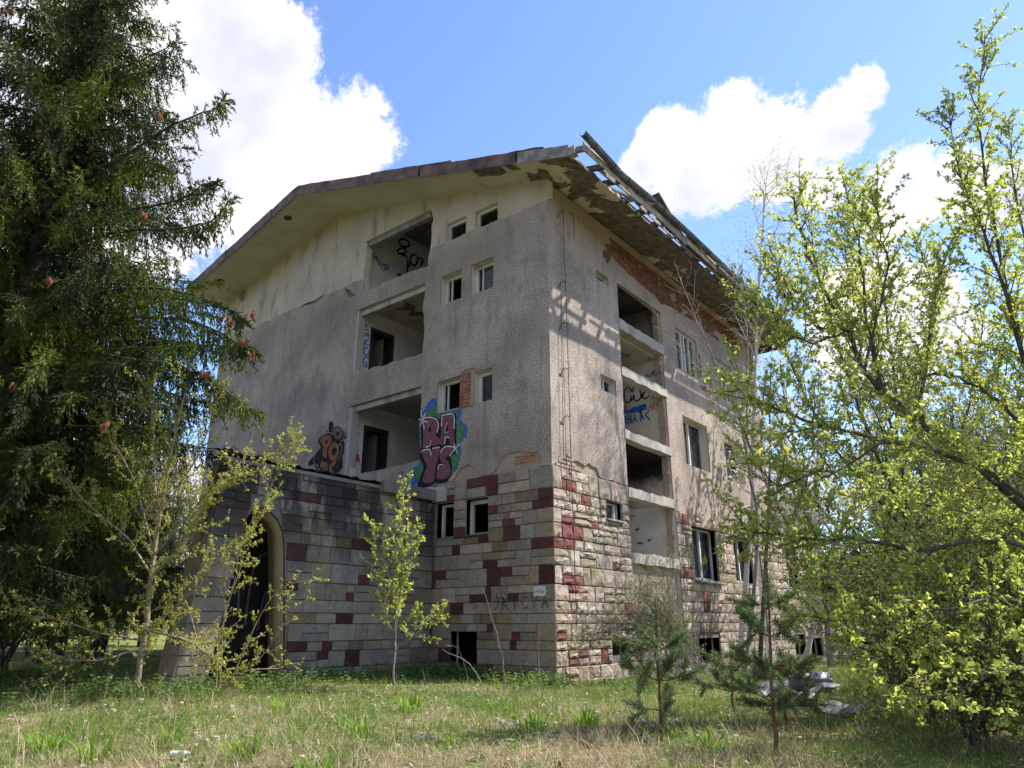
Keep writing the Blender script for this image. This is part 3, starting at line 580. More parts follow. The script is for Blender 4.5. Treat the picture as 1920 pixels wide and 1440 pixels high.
def fill(face, s0, s1, courses, forced, blocked, pal, rg, wid=(.26, .62), split=.45):
    for ci in range(len(courses) - 1):
        zt, zb = courses[ci], courses[ci + 1]
        cuts = [(s0, s1)]
        lim = blocked(zb, zt) if callable(blocked) else [(b[0], b[1]) for b in blocked if b[2] < zt - .06 and b[3] > zb + .06]
        for (p, q) in lim:
            nx = []
            for (a, b) in cuts:
                if q <= a or p >= b: nx.append((a, b))
                else:
                    if p - a > .05: nx.append((a, p))
                    if b - q > .05: nx.append((q, b))
            cuts = nx
        fr = sorted([f for f in forced if zb - .02 < (f[2] + f[3]) / 2 < zt + .02])
        for (a, b) in cuts:
            s = a; segs = []
            for f in fr:
                if f[0] < s - .04 or f[1] > b + .08: continue
                f0, f1 = max(f[0], s), min(f[1], b)
                if f0 - s > .03: segs.append((s, f0, None))
                segs.append((f0, f1, f)); s = f1
            if b - s > .03: segs.append((s, b, None))
            for (p, q, f) in segs:
                if f is not None:
                    full = (f[3] - f[2]) > .62 * (zt - zb)
                    if full: stones.append((face, p, q, zb, zt, f[4]))
                    else:
                        up = (f[2] + f[3]) / 2 > (zb + zt) / 2; zm = (zb + zt) / 2
                        stones.append((face, p, q, zm if up else zb, zt if up else zm, f[4]))
                        stones.append((face, p, q, zb if up else zm, zm if up else zt, rg.choice(pal)))
                else:
                    L = q - p; k = max(1, round(L / rg.uniform(*wid))); ws = [rg.uniform(.6, 1.4) for _ in range(k)]; t = sum(ws); x = p
                    for w in ws:
                        w = w / t * L
                        if zt - zb > .27 and rg.random() < split:
                            zm = zb + (zt - zb) * rg.uniform(.42, .6)
                            if rg.random() < .35 and w > .4:
                                xm = x + w * rg.uniform(.35, .65)
                                stones.append((face, x, x + w, zm, zt, rg.choice(pal))); stones.append((face, x, xm, zb, zm, rg.choice(pal))); stones.append((face, xm, x + w, zb, zm, rg.choice(pal)))
                            else:
                                stones.append((face, x, x + w, zm, zt, rg.choice(pal))); stones.append((face, x, x + w, zb, zm, rg.choice(pal)))
                        else: stones.append((face, x, x + w, zb, zt, rg.choice(pal)))
                        x += w
BR = [(0.31,0.51,3.9,4.02),(0.51,0.88,3.91,4.03),(1.08,1.48,3.68,3.84),(0.3,0.77,3.16,3.27),(0.31,0.69,2.88,3.12),(0.69,1.09,2.86,3.12),(0,0.36,2.63,2.8),(0.36,0.79,2.63,2.8),(1.46,1.74,3.16,3.26),(2.3,2.64,2.31,2.44),(0.27,0.68,1.94,2.06),(0.69,1.07,1.94,2.06),(0.5,0.9,1.76,1.87),(2.75,3.2,1.37,1.53),(0,0.4,0.81,0.92),(0.83,1.2,0.47,0.6),(0.44,0.79,0.31,0.43),(1.68,1.93,0.31,0.6)]
BYE = [(0,0.31,3.9,4.3),(0.49,0.88,3.7,3.85),(0,0.29,2.86,3.13),(1.37,1.92,1.97,2.25)]
forcedB = [f + ('k',) for f in BR] + [f + ('y',) for f in BYE]
palB = list('wwwbbbppplcyw'); rgB = random.Random(11)
fill('B', 0.0, LOG[0] - .02, ZC, forcedB, WB, palB, rgB, (.24, .5), .5)
fill('B', LOG[0] - .02, LOG[1] + .02, [2.50, 2.28, 1.9], [], [(LOG[0], LOG[1], .9, 2.42)], palB, rgB)
fill('B', LOG[0], LOG[1], [.79, .30, -.15], [], WB, palB, rgB)
palB2 = list('wwbbpplcypwwt')
ZC2 = [4.05, 3.74, 3.46, 3.15, 2.84, 2.56, 2.285, 1.97, 1.68, 1.42, 1.16, .9, .62, .32, -.15]
fill('B', LOG[1] + .05, 11.3, ZC2, [(7.0, 7.5, 1.7, 1.95, 'k'), (7.05, 7.4, 1.45, 1.66, 'r'), (5.85, 6.4, 2.3, 2.55, 'k'), (6.1, 6.5, 3.78, 4.0, 'k')], WB, palB2, rgB, (.3, .6), .15)
fill('B', 11.75, 19.0, ZC2[2:], [], WB, palB2, rgB, (.32, .62), .1)
# porch side wall
PR = [(-2.78,-2.35,3.6,3.87),(-4.06,-3.3,3.48,3.6),(-4.44,-4.04,3.17,3.38),(-2.44,-1.9,2.64,2.8),(-4.01,-3.54,2.3,2.55),(-2.19,-1.89,1.92,2.04),(-2.48,-2.28,1.58,1.7),(-2.69,-2.26,1.13,1.29),(-3.93,-3.66,1.65,1.84),(-3.78,-3.33,0.62,0.74),(-2.98,-2.74,0.62,0.74),(-2.39,-2.03,0.32,0.54),(-3.08,-2.82,0.45,0.55)]
def jr(z): return -3.73 - .12 * z if z < 2.5 else -4.03 - .45 * (z - 2.5) if z < 3.0 else -4.25
def jl(z): return -5.34 + .14 * z
def po(z): return -5.94 + .13 * z
def pblock(zb, zt):
    zm = (zb + zt) / 2; o = [(-9, po(zm))]
    if zb < 3.2: o.append((jl(zm), jr(max(zb, 0)) + .02))
    return o
rgP = random.Random(23); palP = list('gggllssstbg') + ['n', 'l']
fill('P', -6.2, -.02, [4.05] + [z for z in ZC if z < 3.95], [f + ('r' if f[2] > 1.5 else 'd',) for f in PR], pblock, palP, rgP, (.3, .6), .3)
PX = -3.50
def view_area(s):
    f_, a, b, c, d, k = s
    p = Vector(((a + b) / 2, 0, (c + d) / 2)) if f_ == 'A' else Vector((0 if f_ == 'B' else PX, (a + b) / 2, (c + d) / 2))
    nrm = Vector((0, -1, 0)) if f_ == 'A' else Vector((1, 0, 0)); v = CAM - p; L = v.length
    return (b - a) * (d - c) * v.normalized().dot(nrm) / L ** 2
cl = {'A': MB().box(-3.55, -.002, .02, .05, -.3, .0).build('stone_cladding', M['mortar'], bld)}
panelA = panel('stone_cladding', [(-4.2, -.35), (-.01, -.35), (-.01, 4.355), (-4.2, 4.355)], [rect(*WA[i]) for i in (6, 7, 8)], fA(.008), .2, M['mortar'], bld, M['c'])
bpy.data.objects.remove(cl['A']); cl['A'] = panelA
cl['B'] = panel('stone_cladding', [(0.0, -.35), (19.05, -.35), (19.05, 3.45), (11.5, 3.45), (11.5, 4.04), (5.74, 4.04), (5.74, 2.3), (5.72, .85), (3.2, .85), (3.2, 4.355), (0.0, 4.355)],
                [rect(*WB[i]) for i in (2, 3, 8, 9, 10, 11, 12)] + [rect(WB[i][0], WB[i][1], WB[i][2], 3.44) for i in (15, 17)], fB(-.008), .2, M['mortar'], bld, M['c'])
arch_hole = [(jr(z) if z < 2.5 else 0, z) for z in (-.35, .5, 1.0, 1.5, 2.0, 2.45)] + [(-4.10, 2.82), (-4.24, 3.04), (-4.42, 3.18), (-4.62, 3.24), (-4.80, 3.16), (-4.90, 3.03)] + [(jl(z), z) for z in (2.5, 1.5, .5)] + [(jl(-.3), -.35)]
porch = panel('porch_wall', [(0.0, -.4), (0.0, 4.02), (-5.42, 4.02), (-6.0, -.4)], [], fB(-3.53), .1, M['mortar'], bld)
bpy.data.objects.remove(porch)
arch_hole[0] = (arch_hole[0][0], -.4); arch_hole[-1] = (arch_hole[-1][0], -.4)
po_out = [(0.0, -.4), (0.0, 4.02), (-5.42, 4.02), (-6.0, -.4)] + arch_hole[::-1]
porch = panel('porch', po_out, [], fB(-3.53), .56, M['mortar'], bld, M['arch'])
# front of the porch and its dark inside
mb = MB()
mb.add([(-3.535, -5.985, -.4), (-3.84, -5.985, -.4), (-3.84, -5.405, 4.0), (-3.535, -5.405, 4.0), (-3.84, -5.2, -.4), (-3.84, -5.2, 4.0)], [(0, 1, 2, 3), (1, 4, 5, 2)])
mb.build('porch_front', M['mortar'], bld)
mb = MB(); g = random.Random(15)
for ci in range(len(ZC) - 1):
    zt, zb = min(ZC[ci], 4.0), ZC[ci + 1]
    if zt - zb < .06: continue
    yo = lambda z: -5.985 + .58 * (z + .4) / 4.4
    mb.add([(-3.84, yo(zb), zb + .008), (-3.50, yo(zb), zb + .008), (-3.50, yo(zt), zt - .008), (-3.84, yo(zt), zt - .008), (-3.84, yo(zb) - .03, zb + .012), (-3.50, yo(zb) - .03, zb + .012), (-3.50, yo(zt) - .03, zt - .012), (-3.84, yo(zt) - .03, zt - .012)], [(4, 5, 6, 7), (0, 1, 5, 4), (1, 2, 6, 5), (2, 3, 7, 6), (3, 0, 4, 7)])
tag(mb.build('quoin', M['g'], bld), kind='stuff')
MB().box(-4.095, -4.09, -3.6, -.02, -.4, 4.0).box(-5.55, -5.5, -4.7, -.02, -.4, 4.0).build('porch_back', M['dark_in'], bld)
mb = MB(); g = random.Random(3)
V = []; F = []; ny, nx = 44, 8
for i in range(ny + 1):
    for j in range(nx + 1):
        y = -5.45 + 5.44 * i / ny; x = (-4.12 if y < -4.7 else -5.6) + ((.66 if y < -4.7 else 2.14)) * j / nx
        V.append((x + (g.uniform(-.03, .05) if j == nx else 0), y, 4.10 + g.uniform(-.02, .13) * (1 if j < nx else .5)))
for i in range(ny):
    for j in range(nx): a = i * (nx + 1) + j; F.append((a, a + 1, a + nx + 2, a + nx + 1))
mb.add(V, F); mb.build('porch_litter', M['moss'], bld)
MB().box(-5.58, -3.47, -4.7, -.0, 4.0, 4.075).box(-4.1, -3.47, -5.44, -4.7, 4.0, 4.074).build('porch_slab', M['concrete_dark'], bld)
MB().box(-3.9, -3.36, -1.75, -.012, 3.93, 4.18).build('porch_slab_edge', M['concrete_dark'], bld)
MB().box(-3.9, -3.10, -.10, -.011, 3.90, 4.26).build('porch_slab_edge', M['concrete'], bld)
# ochre moulding round the arch
prof = [(0.0, .02), (-.05, .06), (-.16, .07), (-.30, .04), (-.46, .02), (-.56, .0)]
ap = [(p[0], p[1]) for p in arch_hole[:12]]; V = []; F = []
for i, (y, z) in enumerate(ap):
    a = Vector(ap[max(0, i - 1)]); b = Vector(ap[min(len(ap) - 1, i + 1)]); t = (b - a).normalized(); nn = Vector((t.y, -t.x)) * (1 if True else -1)
    if nn.x > 0: nn = -nn
    fade = 1 if i < 9 else max(.15, 1 - (i - 8) * .3)
    for (dx, dd) in prof: q = Vector((y, z)) + nn * dd * fade * 2.2; V.append((-3.52 + dx, q.x, q.y))
for i in range(len(ap) - 1):
    for k in range(len(prof) - 1): a = i * 6 + k; F.append((a, a + 1, a + 7, a + 6))
MB().add(V, F).build('arch_moulding', M['arch'], bld, True)
cl['P'] = porch
order = sorted(range(len(stones)), key=lambda i: -view_area(stones[i])); top = set(order[:300]); rest = {}
g = random.Random(4); cnt = 0
for i, (f_, a, b, c, d, k) in enumerate(stones):
    gap = .006; zg = .020 if f_ == 'B' else .012; w, h = b - a - gap, d - c - zg
    if w < .02 or h < .02: continue
    if f_ == 'A': me = MEA; dep = .034 + g.uniform(-.006, .008); loc = (a + gap / 2, .009, c + zg / 2); scl = (w, dep, h)
    elif f_ == 'B': me = MEB; dep = .042 + g.uniform(-.012, .022); loc = (-.009, a + gap / 2, c + zg / 2); scl = (dep, w, h)
    else: me = MEP; dep = .035 + g.uniform(-.008, .01); loc = (PX - .031, a + gap / 2, c + zg / 2); scl = (dep, w, h)
    vi = g.randrange(len(me))
    if i in top:
        o = bpy.data.objects.new('stone', me[vi]); COL.objects.link(o); o.parent = cl[f_]; o.location = loc; o.scale = scl
        o.material_slots[0].link = 'OBJECT'; o.material_slots[0].material = M[k]; cnt += 1
    else:
        U = (axisA(U_S[vi][0]) if f_ == 'A' else axisB(U_R[vi][0]) if f_ == 'B' else axisB(U_S[vi][0])) * np.array(scl) + np.array(loc)
        r_ = rest.setdefault((f_, k), MB()); r_.add(U.tolist(), (U_R if f_ == 'B' else U_S)[vi][1])
byf = {}
for (f_, k), mb in rest.items(): byf.setdefault(f_, []).append((k, mb))
for f_, lst in byf.items():
    V = []; F = []; mi = []; mats = []
    for q, (k, mb) in enumerate(lst):
        o = len(V); V += mb.v; F += [tuple(i + o for i in f) for f in mb.f]; mi += [q] * len(mb.f); mats.append(M[k])
    me = bpy.data.meshes.new('stone'); me.from_pydata(V, [], F); me.update(); ob = link('stone', me, mats, cl[f_]); me.polygons.foreach_set('material_index', mi)
    tag(ob, kind='stuff')
# small white plate at the corner, scribbled over
pl = MB().box(-.49, -.185, -.042, -.030, 1.66, 1.86).build('sign_plate', P['white'], bld)
mb = MB(); g = random.Random(9)
for k in range(9):
    x = -.475 + .03 * k; z = 1.70 + g.uniform(-.02, .08)
    mb.tube([(x, -.044, z), (x + g.uniform(-.01, .02), -.044, z + .05), (x + .025, -.044, z + g.uniform(.02, .09)), (x + .018, -.044, z + g.uniform(-.02, .03))], .003, .003, 4)
mb.build('scribble', P['black'], pl)
# ------------------------------------------------------------------ roof
def soffit_mat():
    m = Mt('soffit_plaster_partly_fallen', 0.92, 0.12); x, y, z = m.xyz()
    base = m.mix(m.mr(m.noise(0.8, 4, 0.6), .3, .7), (0.52, 0.465, 0.385), (0.60, 0.545, 0.46))
    base = m.mix(m.math('MULTIPLY', m.mr(m.noise(2.2, 5, .65), .52, .75), .5), base, (0.27, 0.23, 0.18))
    k = m.math('ADD', m.noise(1.15, 7, 0.62, 0.5), m.mr(x, -3.6, 0.6, -0.22, 0.09, False))
    k = m.math('ADD', k, m.mr(y, 1.0, 9.0, 0.0, 0.07, False))
    e = m.mr(k, 0.505, 0.525)
    bare = m.mix(m.mr(m.noise(5, 6, .68), .32, .68), (0.09, 0.076, 0.066), (0.22, 0.185, 0.155))
    bare = m.mix(m.math('MULTIPLY', m.mr(m.noise(3, 4, .6), .6, .75), .5), bare, (0.06, 0.07, 0.035))
    m.col(m.mix(e, base, bare)); return m.bump(m.math('SUBTRACT', m.math('MULTIPLY', m.noise(20, 4, .6), .25), e), .5, .03).m
M['soff'] = soffit_mat()
roof = empty('roof', (0, 0, 0)); roof.parent = bld
E0, E1, E2 = (1.2, -.8), (RX, -1.6), (-15.35, -1.45); YB = BY + .8
mb = MB(); n = 26
def srow(x, ya, th=0.0): return [(x, ya, soff(x) + th), (x, .05, soff(x) + th), (x, YB, soff(x) + th)]
xs = [E0[0] + (RX - E0[0]) * k / n for k in range(n + 1)]
V = []
for x in xs: V += srow(x, E0[1] + (E1[1] - E0[1]) * (E0[0] - x) / (E0[0] - RX))
F = [(3 * i + j, 3 * i + j + 1, 3 * i + j + 4, 3 * i + j + 3) for i in range(n) for j in range(2)]
mb.add(V, F)
xs2 = [RX + (E2[0] - RX) * k / 8 for k in range(9)]; V = []
for x in xs2: V += srow(x, E1[1] + (E2[1] - E1[1]) * (RX - x) / (RX - E2[0]))
mb.add(V, [(3 * i + j, 3 * i + j + 1, 3 * i + j + 4, 3 * i + j + 3) for i in range(8) for j in range(2)])
# broken outer edge of the soffit along the eave
g = random.Random(31); ne = 150; V = []
for k in range(ne + 1):
    y = E0[1] + (YB - E0[1]) * k / ne; x = 1.2 + g.uniform(-.015, .025)
    V += [(1.199, y, soff(1.2)), (x, y, soff(1.2) + .01), (x - g.uniform(0, .02), y, soff(1.2) + .085 + g.uniform(-.015, .02)), (1.0, y, soff(1.0) + .08)]
mb.add(V, [(4 * k + j, 4 * k + j + 1, 4 * k + j + 5, 4 * k + j + 4) for k in range(ne) for j in range(3)])
mb.build('soffit', M['soff'], roof)
# upper roof skin, set back where the boards at the eave are gone
T = .34
mb = MB(); V = [(.72, -.74, soff(.72) + T), (.72, 7.5, soff(.72) + T), (1.25, 7.5, soff(1.25) + T), (1.25, YB, soff(1.25) + T), (RX, YB, soff(RX) + T), (RX, -1.55, soff(RX) + T)]
mb.add(V, [(0, 5, 4, 3, 2, 1)]); mb.add([(RX, -1.55, soff(RX) + T), (RX, YB, soff(RX) + T), (-15.3, YB, soff(-15.3) + T), (-15.3, -1.42, soff(-15.3) + T)], [(0, 3, 2, 1)])
mb.box(LX - .2, 1.2, YB - .03, YB, 11.2, 12.0)
mb.build('roof_skin', M['rooftop'], roof)
# ridge-to-eave fascia sheets of the gable
def fascia(p0, p1, t0, t1, h0, h1, mat, off=0.0, tilt=0.0, name='fascia'):
    a = Vector(p0).lerp(Vector(p1), t0); b = Vector(p0).lerp(Vector(p1), t1); d = (b - a).normalized(); nn = Vector((d.y, -d.x))
    if nn.y > 0: nn = -nn
    V = []; k = 5; gg = random.Random(int(t0 * 1000) + int(abs(p0[0]) * 10))
    for i in range(k + 1):
        p = a.lerp(b, i / k); z = soff(p.x); w = gg.uniform(-.008, .008); hh = h1 + gg.uniform(-.014, .014)
        for (q, zz) in ((off + w, z - h0), (off + w + tilt, z + hh), (off + w + tilt - .05, z + hh + .012), (off - .03, z - h0 + .01)): V.append((p.x + nn.x * q, p.y + nn.y * q, zz))
    F = [(4 * i + j, 4 * i + (j + 1) % 4, 4 * i + 4 + (j + 1) % 4, 4 * i + 4 + j) for i in range(k) for j in range(4)] + [(0, 1, 2, 3), (4 * k + 3, 4 * k + 2, 4 * k + 1, 4 * k)]
    MB().add(V, F).build(name, M[mat], roof)
fascia(E0, E1, 0.0, .145, .04, .27, 'wood_grey', .0, .0)
fascia(E0, E1, .15, .30, .05, .29, 'rust', .012, .01); fascia(E0, E1, .302, .47, .06, .30, 'rust', .0, .0)
fascia(E0, E1, .474, .66, .04, .33, 'rust', .02, .015); fascia(E0, E1, .664, .83, .05, .30, 'rust', .0, .01); fascia(E0, E1, .834, 1.0, .05, .31, 'rust', .01, .0)
for k in range(5): fascia(E1, E2, k * .2 + .003, k * .2 + .199, .05, .30 + .012 * (k % 2), 'rust', .006 * (k % 2), .006)
fascia((E2[0], E2[1]), (E2[0] + .001, YB), 0, 1, .05, .28, 'rust')
# loose felt and sheet along the top of the gable edge
fascia(E0, E1, .07, .17, -.26, .345, 'rust', -.08, .05, 'loose_sheet'); fascia(E0, E1, .36, .5, -.29, .36, 'rust', -.05, .03, 'loose_sheet')
# rafter tails reach past the broken soffit and carry what is left of the eave boards
for k in range(17):
    y = -.66 + k * .82 + g.uniform(-.07, .07); xe = 1.57 + g.uniform(-.05, .03)
    MB().beam((-.1, y, soff(-.1) + .17), (xe, y, soff(xe) + .17), .085, .13).build('rafter', M['wood_dark' if k % 3 else 'wood_grey'], roof)
MB().beam((1.0, 1.1, soff(1.0) + .2), (1.58, 2.4, soff(1.58) + .19), .07, .05).build('rafter', M['wood_grey'], roof)
MB().beam((1.0, 2.9, soff(1.0) + .2), (1.58, 1.9, soff(1.58) + .19), .07, .05).build('rafter', M['wood_pale'], roof)
def board(y0, y1, x, z0, z1, h, mat, w=.028): MB().beam((x, y0, z0), (x + g.uniform(-.02, .02), y1, z1), w, h).build('board', M[mat], roof)
board(-.78, 1.35, 1.60, 11.33, 11.31, .24, 'wood_pale'); board(1.36, 2.9, 1.595, 11.27, 11.30, .30, 'wood_pale'); board(.4, 2.1, 1.45, 11.30, 11.36, .13, 'wood_grey')
board(2.92, 4.4, 1.60, 11.30, 11.24, .28, 'wood_grey'); board(4.42, 6.4, 1.60, 11.30, 11.29, .26, 'wood_pale'); board(6.42, 9.4, 1.60, 11.33, 11.34, .17, 'wood_grey'); board(9.42, YB, 1.60, 11.34, 11.34, .18, 'wood_dark')
board(1.9, 3.5, 1.40, 11.33, 11.27, .10, 'wood_pale'); board(3.6, 5.6, 1.36, 11.31, 11.28, .05, 'wood_pale'); board(5.7, 7.6, 1.38, 11.32, 11.27, .05, 'wood_pale')
for (x_, ya, yb, w_, m_) in ((1.30, 3.2, 7.6, .14, 'wood_dark'), (1.46, 4.5, 8.4, .13, 'wood_grey'), (1.32, 7.7, YB, .2, 'wood_dark'), (1.5, 8.5, YB, .15, 'wood_dark'), (1.28, .2, 1.0, .12, 'wood_grey'), (.95, 1.2, 7.6, .2, 'wood_dark')):
    MB().beam((x_, ya, soff(x_) + .26), (x_ + g.uniform(-.03, .03), yb, soff(x_) + .25), w_, .024).build('board', M[m_], roof)
MB().box(1.17, 1.36, -.79, -.60, 11.27, 11.47).build('board', M['wood_pale'], roof)
# gutter in lengths
def gutter(y0, y1, za, zb, x0=1.70, x1=1.70):
    mb = MB(); V = []; k = 8; seg = 10; r_ = .078
    for i in range(seg + 1):
        t = i / seg; y = y0 + (y1 - y0) * t; z = za + (zb - za) * t; x = x0 + (x1 - x0) * t
        for j in range(k + 1):
            a = math.pi * (1 + j / k); V.append((x + r_ * math.cos(a), y, z + r_ * math.sin(a)))
        V.append((x + r_ + .012, y, z + .008))
    q = k + 2
    mb.add(V, [(i * q + j, i * q + j + 1, (i + 1) * q + j + 1, (i + 1) * q + j) for i in range(seg) for j in range(k + 1)])
    o = mb.build('gutter', M['zinc'], roof, True); md = o.modifiers.new('s', 'SOLIDIFY'); md.thickness = .006
    for yy in np.arange(y0 + .5, y1, .85):
        t = (yy - y0) / (y1 - y0); z = za + (zb - za) * t; x = x0 + (x1 - x0) * t
        pts = [(x + (r_ + .012) * math.cos(math.pi * (1 + j / 8)), yy, z + (r_ + .012) * math.sin(math.pi * (1 + j / 8))) for j in range(9)]
        MB().tube([(1.56, yy, 11.40)] + pts, .011, .011, 4).build('gutter_bracket', M['iron'], o)
gutter(-1.02, .55, 11.48, 11.37, 1.74, 1.70); gutter(.5, 2.3, 11.36, 11.42, 1.68, 1.71); gutter(2.3, 4.3, 11.41, 11.45, 1.71, 1.69); gutter(4.3, 7.3, 11.45, 11.35, 1.69, 1.72); gutter(7.3, 10.6, 11.36, 11.41, 1.71, 1.70); gutter(10.6, YB, 11.40, 11.36)
# plank and bent strip standing up from the roof
MB().beam((.70, 4.55, 13.22), (.86, 6.7, 11.75), .05, .24, (1, 0, 0)).build('loose_plank', M['wood_dark'], roof)
V = []; F = []; k = 10
for i in range(k + 1):
    t = i / k; y = 3.4 + 1.75 * t; z = 12.15 + .55 * math.sin(min(1, t * 1.5) * math.pi * .52) - max(0, t - .6) * 1.3
    V += [(.72, y, z), (.86, y, z - .05 * (1 - t)), (.86, y + .02, z - .09 * (1 - t) - .01), (.72, y + .02, z - .04)]
F = [(4 * i + j, 4 * i + (j + 1) % 4, 4 * i + 4 + (j + 1) % 4, 4 * i + 4 + j) for i in range(k) for j in range(4)]
MB().add(V, F).build('bent_strip', M['rust'], roof)
# two old lamp roses under the soffit
for (x, y) in ((-13.9, -.95), (-9.6, -1.15)):
    MB().tube([(x, y, soff(x) + .01), (x, y, soff(x) - .03)], .14, .11, 14).build('lamp_rose', M['wood_dark'], roof)

